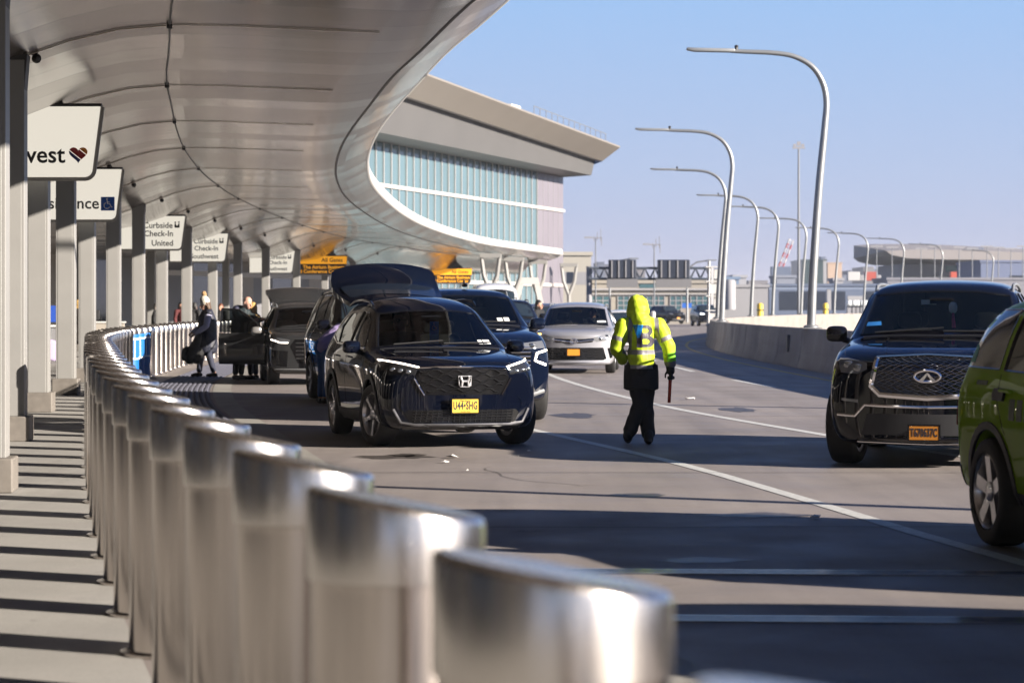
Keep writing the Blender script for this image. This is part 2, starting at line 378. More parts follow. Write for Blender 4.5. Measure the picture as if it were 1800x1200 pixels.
for i, (p, a, Y) in enumerate(BPOS):
    if i == 0: lab = 'bollard at the bottom edge, only its slanted cap showing, nearest to the camera'
    elif i == 1: lab = 'large blurred stainless bollard in the foreground, the widest fully in frame'
    elif i == nb - 1: lab = 'farthest stainless bollard at the end of the long curved row'
    else: lab = 'stainless bollard with slanted cap, %s counting from the camera along the curved row' % ordinal(i)
    o = thing('bollard', lab, 'bollard', (p.x, p.y, .002), a, BG)
    for nm, me in (('post', bb), ('cap', bc), ('base_ring', bf)):
        q = link(nm, me, o)
        if nm == 'post': q.rotation_euler.z = random.uniform(0, 6)
    if 50.5 < Y < 55.0:                                                 # three bollards wrapped in blue accessible panels
        s = MB(); n = 14
        s.loft([[V(.215 * math.cos(x), .215 * math.sin(x), z) for x in [R(-120 + 165 * k / n) for k in range(n + 1)]] for z in (.06, 1.02)], closed=False)
        s.build('blue_panel', blue, o, label='blue wrap panel with a white wheelchair mark', fix=True)
        u = MB()
        for z in (.50, .92): u.loft([[V(.219 * math.cos(x), .219 * math.sin(x), zz) for x in [R(-95 + 100 * k / 8) for k in range(9)]] for zz in (z - .015, z + .015)], closed=False)
        for x in (-95, -52): u.loft([[V(.219 * math.cos(R(x + d)), .219 * math.sin(R(x + d)), zz) for d in (0, 4)] for zz in (.5, .92)], closed=False)
        u.loft([[V(.219 * math.cos(R(x)), .219 * math.sin(R(x)), zz) for x in (-76, -70)] for zz in (.6, .8)], closed=False)
        u.build('white_mark', pict, o, fix=True)
        o['label'] = 'stainless bollard wrapped in a blue accessible panel, %s of three from the camera' % ORD[len(BLUE)]
        BLUE.append(o)

# ================================================================== canopy
M_soffit = bpy.data.materials.new('brushed soffit panels'); M_soffit.use_nodes = True
nt = M_soffit.node_tree; b = nt.nodes['Principled BSDF']; LK = nt.links
uv = nt.nodes.new('ShaderNodeUVMap'); sep = nt.nodes.new('ShaderNodeSeparateXYZ'); LK.new(uv.outputs[0], sep.inputs[0])
def mth(op, a, b_=None, c=None):
    k = nt.nodes.new('ShaderNodeMath'); k.operation = op
    for i_, x in enumerate((a, b_, c)):
        if x is None: continue
        if isinstance(x, (int, float)): k.inputs[i_].default_value = x
        else: LK.new(x, k.inputs[i_])
    return k.outputs[0]
u_ = mth('DIVIDE', sep.outputs[0], 1.56)
fr = mth('FRACT', u_); fl_ = mth('FLOOR', u_)
row = mth('FLOOR', mth('DIVIDE', mth('ADD', sep.outputs[1], 40.6), 3.4))
comb = nt.nodes.new('ShaderNodeCombineXYZ'); LK.new(fl_, comb.inputs[0]); LK.new(row, comb.inputs[1])
wn = nt.nodes.new('ShaderNodeTexWhiteNoise'); wn.noise_dimensions = '2D'; LK.new(comb.outputs[0], wn.inputs[0])
seam = mth('LESS_THAN', mth('ABSOLUTE', mth('SUBTRACT', fr, .5)), .484)       # 1 on the panel, 0 in the seam
comb2 = nt.nodes.new('ShaderNodeCombineXYZ'); LK.new(mth('MULTIPLY', sep.outputs[0], 14.0), comb2.inputs[0]); LK.new(mth('MULTIPLY', sep.outputs[1], .25), comb2.inputs[1]); LK.new(fl_, comb2.inputs[2])
ns = nt.nodes.new('ShaderNodeTexNoise'); ns.inputs['Scale'].default_value = 1.0; ns.inputs['Detail'].default_value = 4; LK.new(comb2.outputs[0], ns.inputs[0])
val = mth('MULTIPLY', mth('ADD', .86, mth('MULTIPLY', wn.outputs[0], .2)), mth('ADD', .85, mth('MULTIPLY', ns.outputs[0], .3)))
val = mth('MULTIPLY', val, mth('ADD', .06, mth('MULTIPLY', seam, .94)))
sc_ = nt.nodes.new('ShaderNodeVectorMath'); sc_.operation = 'SCALE'; sc_.inputs[0].default_value = (.31, .264, .24); LK.new(val, sc_.inputs['Scale']); LK.new(sc_.outputs[0], b.inputs['Base Color'])
b.inputs['Metallic'].default_value = .88
LK.new(mth('ADD', .13, mth('MULTIPLY', wn.outputs[0], .10)), b.inputs['Roughness'])
bp = nt.nodes.new('ShaderNodeBump'); bp.inputs['Strength'].default_value = .35; bp.inputs['Distance'].default_value = .010
comb3 = nt.nodes.new('ShaderNodeCombineXYZ'); LK.new(mth('MULTIPLY', sep.outputs[0], 1.1), comb3.inputs[0]); LK.new(mth('MULTIPLY', sep.outputs[1], .35), comb3.inputs[1]); LK.new(fl_, comb3.inputs[2])
ns2 = nt.nodes.new('ShaderNodeTexNoise'); ns2.inputs['Scale'].default_value = 1.0; ns2.inputs['Detail'].default_value = 1; LK.new(comb3.outputs[0], ns2.inputs[0])
LK.new(mth('ADD', ns2.outputs[0], mth('MULTIPLY', wn.outputs[0], .3)), bp.inputs['Height']); LK.new(bp.outputs[0], b.inputs['Normal'])

def canopy_sheet(prof, y0=-18.0, y1=178.0, n=150, taper=None):
    """sheet swept along the lip curve; prof = [(offset, z)]; UV in metres (along, across)"""
    me = bpy.data.meshes.new('sheet'); vs = []; fs = []; uvs = []; s = 0; pp = None
    for i in range(n + 1):
        Y = y0 + (y1 - y0) * i / n; p, t, nn = frame(LIP, Y)
        if pp is not None: s += (p - pp).length
        pp = p; k = 1.0 if taper is None else taper(Y)
        for o, z in prof:
            vs.append(p + nn * (o * (k if o < -3 else 1)) + V(0, 0, z)); uvs.append((s, o))
    m = len(prof)
    for i in range(n):
        for j in range(m - 1): fs.append((i * m + j, i * m + j + 1, (i + 1) * m + j + 1, (i + 1) * m + j))
    me.from_pydata([tuple(v) for v in vs], [], fs)
    ul = me.uv_layers.new(name='UVMap')
    for l in me.loops: ul.data[l.index].uv = uvs[l.vertex_index]
    smooth_all(me)
    return me
def tap(Y): return 1.0 if Y < 120 else max(.34, 1 - (Y - 120) / 58 * .66)
PROF = [(-17, 3.98), (-9, 3.98), (-7.2, 4.02), (-6.4, 4.16), (-5.7, 4.4), (-5.2, 4.6), (-4.6, 4.82), (-4.0, 4.97), (-3.4, 5.03), (-2.6, 5.03), (-1.6, 5.0), (-.85, 4.98)]
can = thing('terminal_canopy', 'long curved metal canopy sweeping over the kerb lane beside the terminal', 'canopy')
def sheet(name, prof, m, label=None, **k):
    me = canopy_sheet(prof, **k); me.materials.append(m); return link(name, me, can, label)
sheet('soffit', PROF, M_soffit, taper=tap)
sheet('edge_band', [(-.85, 4.98), (-.6, 4.985), (-.3, 5.02), (-.04, 5.07)], M_soffit)
sheet('edge_joint', [(-.05, 5.066), (-.02, 5.058), (.01, 5.078)], M_dark)
sheet('fascia_band', [(.0, 5.08), (.25, 5.16), (.5, 5.28), (.78, 5.44)], M_soffit)
sheet('lip', [(.78, 5.44), (.84, 5.46), (.86, 5.52), (.80, 5.86), (.72, 5.90)], M_white)
sheet('roof_deck', [(.72, 5.90), (-2, 6.0), (-8, 6.2), (-17, 6.3)], M_white, taper=tap)
p, t, nn = frame(LIP, 178); mb = MB()                                  # end closure
P2 = PROF + [(0, 5.08), (.78, 5.36), (.84, 5.4), (.72, 5.87), (-2, 6.0), (-8, 6.2), (-17, 6.3)]
mb.add([p + nn * (o * (tap(178) if o < -3 else 1)) + V(0, 0, z) + t * .01 for o, z in P2], [tuple(range(len(P2)))])
mb.build('end_panel', M_white, can, smooth=None)
M_chrome = mat('bright seam trim', (.62, .54, .47), .3, .45)
CY = [13, 21, 29, 37, 44.2, 51.8, 59.5, 68, 76, 84, 92.5, 101, 110, 119, 128, 137]
for k, Y in enumerate(CY):
    # foot on the lip curve for the column: nearest lip parameter
    c = V(interp(COLM, Y), Y, 0); best = min((( frame(LIP, y)[0] - c).length, y) for y in [Y - 6 + .1 * q for q in range(120)])[1]
    p, t, nn = frame(LIP, best)
    pts = [p + nn * (o * (tap(best) if o < -3 else 1)) + V(0, 0, z - .012) for o, z in PROF[2:]]
    MB().tube(pts[:7], .013, 6, flat=(1.4, .7)).build('seam_trim', M_chrome, can); MB().tube([q_ + V(0, 0, .004) for q_ in pts[6:]], .007, 6, flat=(1.4, .7)).build('seam_trim', M_chrome, can)
    q = p + nn * (-3.4 * tap(best)) + V(0, 0, 5.0); MB().box(q, (.07, .12, .05), rz=math.atan2(nn.y, nn.x)).build('ridge_clip', M_dark, can, smooth=None, bevel=.01)
    q = p + nn * (-5.0 * tap(best)) + t * .3 + V(0, 0, 4.62); MB().sell(q, (.06, .06, .06), 1, 10, 8).build('fixing_knob', M_dark, can)
pts = [];
for i in range(100):
    p, t, nn = frame(LIP, -15 + 192 * i / 99); pts.append(p + nn * (-3.4 * tap(p.y)) + V(0, 0, 5.022))
MB().tube(pts, .014, 6).build('ridge_joint', M_dark, can)

# ================================================================== columns
def column_mesh(h):
    mb = MB()
    mb.box((0, 0, h / 2 + .15), (.07, .33, h - .3)); mb.box((-.15, 0, h / 2 + .15), (.035, .34, h - .3)); mb.box((.15, 0, h / 2 + .15), (.035, .34, h - .3))
    mb.box((0, -.165, h / 2 + .15), (.27, .02, h - .3))
    return mb.mesh('shaft', M_colm, smooth=None, bevel=.006)
shaft = column_mesh(4.55)
mb = MB(); mb.box((0, 0, .15), (.47, .47, .30)); plinth = mb.mesh('plinth', M_plinth, smooth=None, bevel=.015)
mb = MB(); mb.prism([(-.16, 4.1), (.16, 4.1), (.2, 4.62), (-.2, 4.62)], -.16, .16); head = mb.mesh('head_bracket', M_dark, smooth=None)
mb = MB(); mb.prism([(-.1, 4.05), (-1.0, 4.05), (-1.0, 4.0), (-.1, 3.98)], -.03, .03)
for k, Y in enumerate(CY[1:]):
    p, t, nn = frame(COLM, Y)
    o = thing('steel_column', 'tall grey steel column, %s from the camera in the front row behind the bollards' % ORD[k], 'column', (p.x, p.y, .002), math.atan2(nn.y, nn.x) * .5, 'front row columns under the canopy')
    link('shaft', shaft, o); link('plinth', plinth, o); link('head_bracket', head, o)
k = 0
for Y in (48, 56, 64, 72, 80, 88, 96, 105, 114, 123, 132):
    p, t, nn = frame(COLM, Y); p = p - nn * 4.3
    o = thing('steel_column', 'slim grey steel column, %s from the camera in the back row near the terminal wall' % ORD[k], 'column', (p.x, p.y, .002), 0, 'back row columns under the canopy'); k += 1
    link('shaft', shaft, o); link('plinth', plinth, o)

# ================================================================== terminal
WL = [(-25, -4.5), (0, -8.5), (20, -13.7), (44, -17.3), (68, -19.7), (90, -20.6), (105, -20.9), (112, -19.6), (130, -14.15), (190, 4.0)]
def wx(Y): return 4.0 - .3025 * (190 - Y) if Y > 112 else interp(WL, Y)
ter = thing('terminal_building', 'glass fronted airport terminal with a wedge roof behind the curved canopy', 'terminal')
M_teal = mat('teal curtain glass', (.095, .155, .18), .08, 0.0, spec=.8, noise=(.05, .15))
M_lav = mat('pale lavender cladding', (.17, .155, .18), .35, noise=(.3, .05))
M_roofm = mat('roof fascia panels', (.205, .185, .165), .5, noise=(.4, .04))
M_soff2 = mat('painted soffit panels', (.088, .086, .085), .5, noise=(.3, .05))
M_gpan = mat('grey facade panel', (.16, .16, .17), .5, noise=(.6, .08))
M_bpan = mat('beige facade panel', (.30, .27, .235), .5)
WD = V(.2896, .9571, 0); WN = V(.9571, -.2896, 0)
def wp(Y, z, off=0.0): return V(wx(Y), Y, z) + WN * off
# lower wall under the canopy
mb = MB(); gl = MB(); be = MB()
Y = -15.0; q = 0
pat = [0, 1, 0, 2, 0, 1, 1, 2]
while Y < 143:
    Y2 = min(Y + 2.6, 143); a, b_ = V(wx(Y), Y, 0), V(wx(Y2), Y2, 0)
    k = pat[q % 8]; q += 1
    MB().add([a, b_, b_ + V(0, 0, 6.3), a + V(0, 0, 6.3)], [(0, 1, 2, 3)]).build(('grey_panel', 'glazing_bay', 'beige_panel')[k], (M_gpan, M_glassd, M_bpan)[k], ter, smooth=None)
    Y = Y2
# curtain wall
mb = MB(); a, b_ = wp(118, 0), wp(183.2, 0)
mb.add([wp(143, 0), wp(183.2, 0), wp(183.2, 11.8), wp(143, 11.8)], [(0, 1, 2, 3)]); mb.add([wp(118, 6.3), wp(143, 6.3), wp(143, 11.8), wp(118, 11.8)], [(0, 1, 2, 3)])
mb.build('curtain_glass', M_teal, ter, smooth=None)
mb = MB(); Y = 119.0
while Y < 183.5:
    z0 = 6.3 if Y < 143 else 0.0
    mb.box(wp(Y, (11.8 + z0) / 2, .06), (.075, .07, 11.8 - z0), rz=math.atan2(WN.y, WN.x)); Y += 1.42 * .957
mb.build('mullions', mat('pale mullion', (.45, .44, .43), .4, .2), ter, smooth=None)
mb = MB(); Y = 118
for z, h in ((9.05, .22), (3.2, .25)):
    mb.prism([(wx(118), 118), (wx(190), 190), (wx(190) + .17, 190), (wx(118) + .17, 118)], z, z + h, fn=lambda u, v, d: (u, v, d))
mb.build('transom', mat('transom paint', (.5, .47, .44), .4), ter, smooth=None)
mb = MB(); mb.add([wp(183.2, 0, .02), wp(190, 0, .02), wp(190, 11.8, .02), wp(183.2, 11.8, .02), wp(190, 0, .02) - WN * 25, wp(190, 11.8, .02) - WN * 25], [(0, 1, 2, 3), (1, 4, 5, 2)])
mb.build('end_cladding', M_lav, ter, smooth=None)
mb = MB()
for k in range(1, 5): mb.box(wp(183.2 + 6.8 * k / 5, 5.9, .03), (.03, .04, 11.8), rz=math.atan2(WN.y, WN.x))
mb.build('cladding_joints', mat('joint grey', (.3, .3, .33), .5), ter, smooth=None)
# roof
def ft(Y): return V(8.3 - .303 * (188.7 - Y), Y, 14.1 + .0305 * (188.7 - Y))
def fb(Y): return V(7.35 - .303 * (190 - Y), Y + .9, 13.05 + .0272 * (190 - Y))
ys = [112 + (189.2 - 112) * k / 12 for k in range(13)]
mb = MB(); mb.loft([[fb(y), ft(y), ft(y) + V(0, 0, .12)] for y in ys], closed=False, cap=False)
e = ys[-1]; mb.add([fb(e), ft(e), ft(e) + V(0, 0, .12), ft(e) + V(-9, 29, 1.0), fb(e) + V(-9, 29, 1.0)], [(0, 1, 2, 3, 4)])
mb.build('roof_fascia', M_roofm, ter, smooth=None)
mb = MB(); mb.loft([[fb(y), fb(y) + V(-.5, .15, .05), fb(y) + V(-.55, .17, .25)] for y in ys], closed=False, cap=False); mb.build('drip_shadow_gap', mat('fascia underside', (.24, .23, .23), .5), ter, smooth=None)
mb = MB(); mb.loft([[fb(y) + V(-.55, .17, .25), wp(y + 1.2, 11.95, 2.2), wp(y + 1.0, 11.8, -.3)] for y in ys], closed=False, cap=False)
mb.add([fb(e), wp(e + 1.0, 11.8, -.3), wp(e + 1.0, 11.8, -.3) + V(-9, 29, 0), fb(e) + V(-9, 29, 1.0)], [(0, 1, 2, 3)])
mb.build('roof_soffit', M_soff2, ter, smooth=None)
mb = MB(); mb.loft([[ft(y) + V(0, 0, .12), ft(y) + V(-14, 4, 1.2), ft(y) + V(-30, 9, 1.5)] for y in ys], closed=False, cap=False); mb.build('roof', M_white, ter, smooth=None)
mb = MB(); mb.box(ft(166) + V(-1.6, .5, .42), (2.2, 1.0, .6), R(73)); mb.build('roof_hatch', M_white, ter, smooth=None, bevel=.05)
mb = MB()
for k in range(14):
    y = 168 + 1.45 * k; q = ft(y) + V(-.5, .1, .12); mb.tube([q, q + V(0, 0, .75)], .03, 5)
mb.tube([ft(168) + V(-.5, .1, .85), ft(187) + V(-.5, .1, .85)], .03, 5); mb.build('roof_railing', M_galv, ter)
# white portal frame
mb = MB(); a = V(.35, 176, 0)
for u0, u1, z0, z1, w_ in ((-.75, .25, 0, 3.7, .35), (1.95, 1.15, 0, 3.7, .38)):
    mb.prism([(u0, z0), (u0 + w_, z0), (u1 + w_, z1), (u1, z1)], 0, 1.2, fn=lambda u, v, d: (a.x + u * 1.0, a.y - 3 + d, v))
mb.prism([(.15, 3.25), (1.6, 3.25), (1.55, 3.72), (.22, 3.72)], -.02, 1.22, fn=lambda u, v, d: (a.x + u, a.y - 3 + d, v))
pf = mb.build('entrance_portal', M_white, None, smooth=None); tag(pf, 'white slanted entrance portal frame at the foot of the glass wall', 'portal')
# Y shaped columns by the end of the canopy
for k, (px, Y) in enumerate(((862, 152), (903, 163), (945, 174), (1000, 186))):
    X = gx(px, Y); mb = MB(); zt = 4.95
    mb.tube([(0, 0, 0), (0, 0, 2.6)], [.13, .16], 8)
    for s in (-1, 1): mb.tube([(0, 0, 2.5), (s * .42, 0, 3.6), (s * .6, 0, zt)], [.15, .14, .12], 8)
    mb.box((0, 0, zt - .1), (1.35, .4, .28))
    o = mb.build('forked_column', M_colm); o.location = (X, Y, 0)
    tag(o, 'fork topped column under the far canopy end, %s from the left' % ORD[k], 'column', 'forked columns at the canopy end')

# ================================================================== parapet and street lamps
mb = MB(); L = []
for i in range(181):
    p, t, nn = frame(PAR, -20 + 2 * i)
    L.append([p + nn * o + V(0, 0, z) for o, z in ((-.26, .0), (-.26, .08), (-.17, .32), (-.10, 1.0), (-.07, 1.05), (.17, 1.05), (.2, 1.0), (.2, -2.2), (-.2, -2.2))])
mb.loft(L)
par = thing('parapet', 'long pale concrete parapet wall curving along the right edge of the road', 'parapet wall')
mb.build('wall', M_par, par, smooth=30)
mb = MB()
for i in range(70):
    p, t, nn = frame(PAR, -10 + 4.6 * i)
    J = [(-.263, .02), (-.263, .08), (-.173, .32), (-.103, 1.0), (-.07, 1.053), (.17, 1.053), (.203, 1.0), (.203, .02)]
    mb.loft([[p + nn * o + t * e + V(0, 0, z) for o, z in J] for e in (-.008, .008)])
q = MB(); p, t, nn = frame(PAR, 66); q.box(p + nn * -.155 + V(0, 0, .62), (.10, .34, .46), rz=math.atan2(nn.y, nn.x)); q.build('junction_box', mat('junction box grey', (.12, .12, .12), .5), par, smooth=None, bevel=.01)
mb.build('wall_joints', mat('parapet joint', (.26, .24, .22), .9), par, smooth=None)  # thin joint strips, slightly darker than the wall
mb = MB()
LPP = ([(0, 0, 0), (.06, 0, 1.5), (.2, 0, 3.6), (.36, 0, 5.3), (.40, 0, 5.9), (.30, 0, 6.4), (.02, 0, 6.82), (-.45, 0, 7.08), (-1.0, 0, 7.17), (-1.7, 0, 7.2), (-2.1, 0, 7.22)], [.115, .11, .10, .088, .082, .078, .072, .066, .062, .058, .054])
Xs = [(k, p_[0]) for k, p_ in enumerate(LPP[0])]; Zs = [(k, p_[2]) for k, p_ in enumerate(LPP[0])]; Rs = list(enumerate(LPP[1]))
mb.tube([(interp(Xs, k / 6), 0, interp(Zs, k / 6)) for k in range(61)], [interp(Rs, k / 6) for k in range(61)], 14)
lp = mb.mesh('pole', M_galv)
mb = MB(); mb.prism([(-3.25, 7.24), (-3.05, 7.2), (-2.0, 7.18), (-2.0, 7.27), (-3.05, 7.29), (-3.25, 7.3)], -.13, .13); lh = mb.mesh('lamp_head', M_galv, bevel=.02)
mb = MB(); mb.tube([(-1.95, 0, 7.25), (-1.95, 0, 7.32)], .045, 8); mb.sell((-1.95, 0, 7.335), (.055, .055, .04), 1); ls = mb.mesh('photocell', M_dark)
mb = MB(); mb.box((0, 0, .012), (.5, .5, .025)); mb.lathe([(.2, .025), (.2, .06), (.15, .09)], 12)
lb = mb.mesh('base_plate', M_galv, smooth=35)
LAMPS = [(1413, 63), (2010, 36.5), (2700, 15), (1258, 91), (1265, 117), (1305, 144), (1344, 160), (1398, 181), (1461, 203), (1523, 217), (1588, 234), (1652, 255), (1700, 283)]  # closest entry is an unseen lamp, added for its pole shadow on the road
for k, (px, Y) in enumerate(LAMPS):
    Y = float(Y); p, t, nn = frame(PAR, Y)
    o = thing('street_lamp', 'curved arm street lamp on the parapet outside the right edge, %s' % ('nearer, added for its shadow' if Y < 20 else 'farther of two') if Y < 40 else 'curved arm street lamp on the parapet, %s from the camera in view' % ORD[k - 2] if k else 'tallest curved arm street lamp standing on the parapet, nearest in view', 'street lamp', (p.x + .04, Y, 1.05), math.atan2(nn.y, nn.x) * .8, 'street lamps along the parapet')
    for nm, me in (('pole', lp), ('lamp_head', lh), ('photocell', ls), ('base_plate', lb)): link(nm, me, o)

# ================================================================== hanging signs under the canopy
M_txt = mat('sign lettering black', (.01, .01, .012), .5)
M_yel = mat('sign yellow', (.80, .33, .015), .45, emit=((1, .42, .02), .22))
heart = [mat('heart orange', (.85, .28, .03), .4), mat('heart red', (.45, .03, .03), .4), mat('heart blue', (.02, .03, .18), .4)]
def rounded(x0, x1, z0, z1, sl=.12, r=.12):
    P = [(x0, z1), (x0, z0)]
    for k in range(6):
        a = -PI / 2 + PI / 2 * k / 5; P.append((x1 - sl - r + r * math.cos(a), z0 + r + r * math.sin(a)))
    return P + [(x1, z1)]
def hanging_sign(Y, xr, zb, zt, label, wide=2.6, face=None, yoff=-.55):
    c = interp(COLM, Y)
    o = thing('hanging_sign', label, 'sign', (xr, Y + yoff, 0), 0, 'signs hanging under the canopy')
    MB().prism(rounded(-wide, 0, zb, zt), -.05, .05).build('panel', face or M_signw, o, smooth=None, bevel=.006)
    MB().prism([(-wide, zt), (.015, zt), (.015, zt + .045), (-wide, zt + .045)], -.07, .07).build('top_rail', M_dark, o, smooth=None)
    MB().prism([(-wide, zt + .04), (-.55, zt + .04), (-.95, zt + .42), (-wide, zt + .5)], -.03, .03).build('hanger_bracket', M_dark, o, smooth=None)
    q = rounded(-wide, .012, zb - .012, zt, .12, .13)
    MB().tube([(x, 0, z) for x, z in q[1:]], .022, 6, flat=(1, 2.4)).build('rim', mat('sign rim', (.25, .24, .23), .4, .5), o)
    return o
# first: airline name and heart
s = hanging_sign(37, -6.2, 3.56, 4.62, 'large white hanging sign reading west with a striped heart, nearest of the signs')
text_obj('lettering', 'Southwest', .36, M_txt, s, (-.53, -.056, 3.885), align='RIGHT', bold=.006)
def heart_piece(lo, hi, m, nm):
    pts = []
    for k in range(40):
        t = 2 * PI * k / 40; x = 16 * math.sin(t)**3; y = 13 * math.cos(t) - 5 * math.cos(2 * t) - 2 * math.cos(3 * t) - math.cos(4 * t)
        pts.append((x / 32 * .28, y / 30 * .25))
    def side(p): return p[0] * .62 + p[1] * .78                        # diagonal stripes
    def clip(P, c, sgn):
        out = []
        for a, b_ in zip(P, P[1:] + P[:1]):
            fa, fb_ = sgn * (side(a) - c), sgn * (side(b_) - c)
            if fa >= 0: out.append(a)
            if fa * fb_ < 0:
                t = fa / (fa - fb_); out.append((lerp(a[0], b_[0], t), lerp(a[1], b_[1], t)))
        return out
    P = clip(clip(pts, lo, 1), hi, -1)
    MB().prism([(x - .33, z + 3.905) for x, z in P], -.058, -.04).build(nm, m, s, smooth=None)
heart_piece(-1, -.045, heart[2], 'heart_stripe'); heart_piece(-.035, .062, heart[1], 'heart_stripe'); heart_piece(.072, 1, heart[0], 'heart_stripe')
def access_mark(parent, cx, cz, sz, y, bg_m=None):
    MB().box((cx, y, cz), (sz, .012, sz)).build('blue_square', bg_m or mat('access blue', (.01, .10, .48), .4), parent, smooth=None)
    g = MB(); k = sz / 2; Q = lambda u, v: (cx + u * k, y - .009, cz + v * k)
    g.sell(Q(-.1, .68), (.13 * k, .006, .13 * k), 1, 10, 6)
    g.tube([Q(-.08, .5), Q(-.02, .0), Q(.32, -.02), Q(.55, -.5), Q(.7, -.45)], .075 * k, 6); g.tube([Q(-.06, .25), Q(.3, .22)], .06 * k, 6)
    g.tube([Q(-.12 + .42 * math.cos(R(a)), -.28 + .42 * math.sin(R(a))) for a in range(110, 350, 15)], .06 * k, 6)
    g.build('wheelchair_symbol', pict, parent)
s2 = hanging_sign(51.8, -8.27, 3.46, 4.52, 'white hanging sign ending in ance beside a blue wheelchair square')
text_obj('lettering', 'Assistance', .34, M_txt, s2, (-.47, -.056, 3.79), align='RIGHT', bold=.005)
access_mark(s2, -.29, 3.79, .29, -.055)
def curb_sign(Y, xr, zb, zt, airline, label):
    o = hanging_sign(Y, xr, zb, zt, label, wide=2.2)
    H = zt - zb
    text_obj('lettering', 'Curbside', .25, M_txt, o, (-.38, -.056, zb + H * .71), align='RIGHT', bold=.004)
    text_obj('lettering', 'Check-In', .25, M_txt, o, (-.36, -.056, zb + H * .46), align='RIGHT', bold=.004)
    text_obj('lettering', airline, .25, M_txt, o, (-.36, -.056, zb + H * .17), align='RIGHT', bold=.004)
    g = MB(); cz = zb + H * .73
    for x, h in ((-.30, .16), (-.19, .17)):
        g.sell((x, -.056, cz + h / 2), (.028, .01, .028), 1, 8, 5); g.box((x, -.056, cz - .02), (.05, .012, .12))
    g.box((-.25, -.056, cz - .05), (.09, .012, .07)); g.build('bag_symbol', M_txt, o, smooth=None)
    return o
curb_sign(76, -10.2, 3.42, 4.44, 'United', 'white curbside check-in hanging sign whose bottom line reads United')
curb_sign(92.5, -10.8, 3.35, 4.4, 'Southwest', 'white curbside check-in hanging sign with uthwest on its bottom line, fourth from the camera')
curb_sign(119, -10.65, 3.3, 4.35, 'Southwest', 'smaller far white curbside check-in sign just left of the yellow gates sign')
def yellow_sign(Y, xr, zb, zt, label):
    o = hanging_sign(Y, xr, zb, zt, label, wide=2.6, face=M_black)
    H = zt - zb
    MB().prism([(-2.6, zb + H * .56), (-.02, zb + H * .56), (.0, zt - .01), (-2.6, zt - .01)], -.058, -.045).build('yellow_band', M_yel, o, smooth=None)
    text_obj('lettering', 'All Gates', .30, M_txt, o, (-.22, -.06, zb + H * .77), align='RIGHT', bold=.005)
    text_obj('lettering', 'The Atrium Business', .26, M_yel, o, (-.12, -.06, zb + H * .38), align='RIGHT', bold=.006)
    text_obj('lettering', 'and Conference Center', .26, M_yel, o, (-.22, -.06, zb + H * .14), align='RIGHT', bold=.006)
yellow_sign(128, -8.7, 3.35, 4.3, 'black and yellow hanging sign reading All Gates, left of the raised dark hatch')
yellow_sign(160, -2.65, 3.2, 4.15, 'far small black and yellow hanging sign right of the raised dark hatch')
# ================================================================== vehicles: shell builder
G_wind = glass_mat('windscreen glass', (.90, .95, .93), .8); G_side = glass_mat('tinted side glass', (.10, .11, .11), .9)
G_clear = glass_mat('lamp lens', (.9, .92, .95), .9)
M_tyre = mat('tyre rubber', (.014, .014, .015), .75, bump=(60, .2)); M_rim = mat('alloy rim', (.55, .55, .57), .25, .9); M_rimd = mat('dark alloy', (.10, .10, .11), .3, .7)
M_clad = mat('black plastic cladding', (.018, .018, .02), .55); M_gloss = mat('gloss black trim', (.006, .006, .007), .12)
M_chr = mat('chrome', (.80, .80, .82), .08, 1.0); M_int = mat('cabin interior', (.02, .02, .021), .7); M_seat = mat('seat fabric', (.03, .03, .032), .8)
M_lampb = mat('lamp bowl', (.25, .26, .28), .15, .9); M_drl = mat('running light', (1, .95, .9), .3, emit=((1, .86, .74), 2.4)); M_amber = mat('lit indicator', (1, .5, .1), .3, emit=((1, .45, .06), 3.0))
M_red = mat('tail lamp red', (.22, .012, .012), .15); M_under = mat('underbody', (.01, .01, .01), .8)
M_plateY = mat('plate yellow', (.80, .52, .06), .45); M_plateO = mat('plate orange', (.75, .30, .03), .45); M_ptxt = mat('plate ink', (.02, .02, .03), .5)
M_curt = mat('sticker blue', (.03, .20, .55), .5); M_wht = mat('sticker white', (.7, .72, .72), .5)

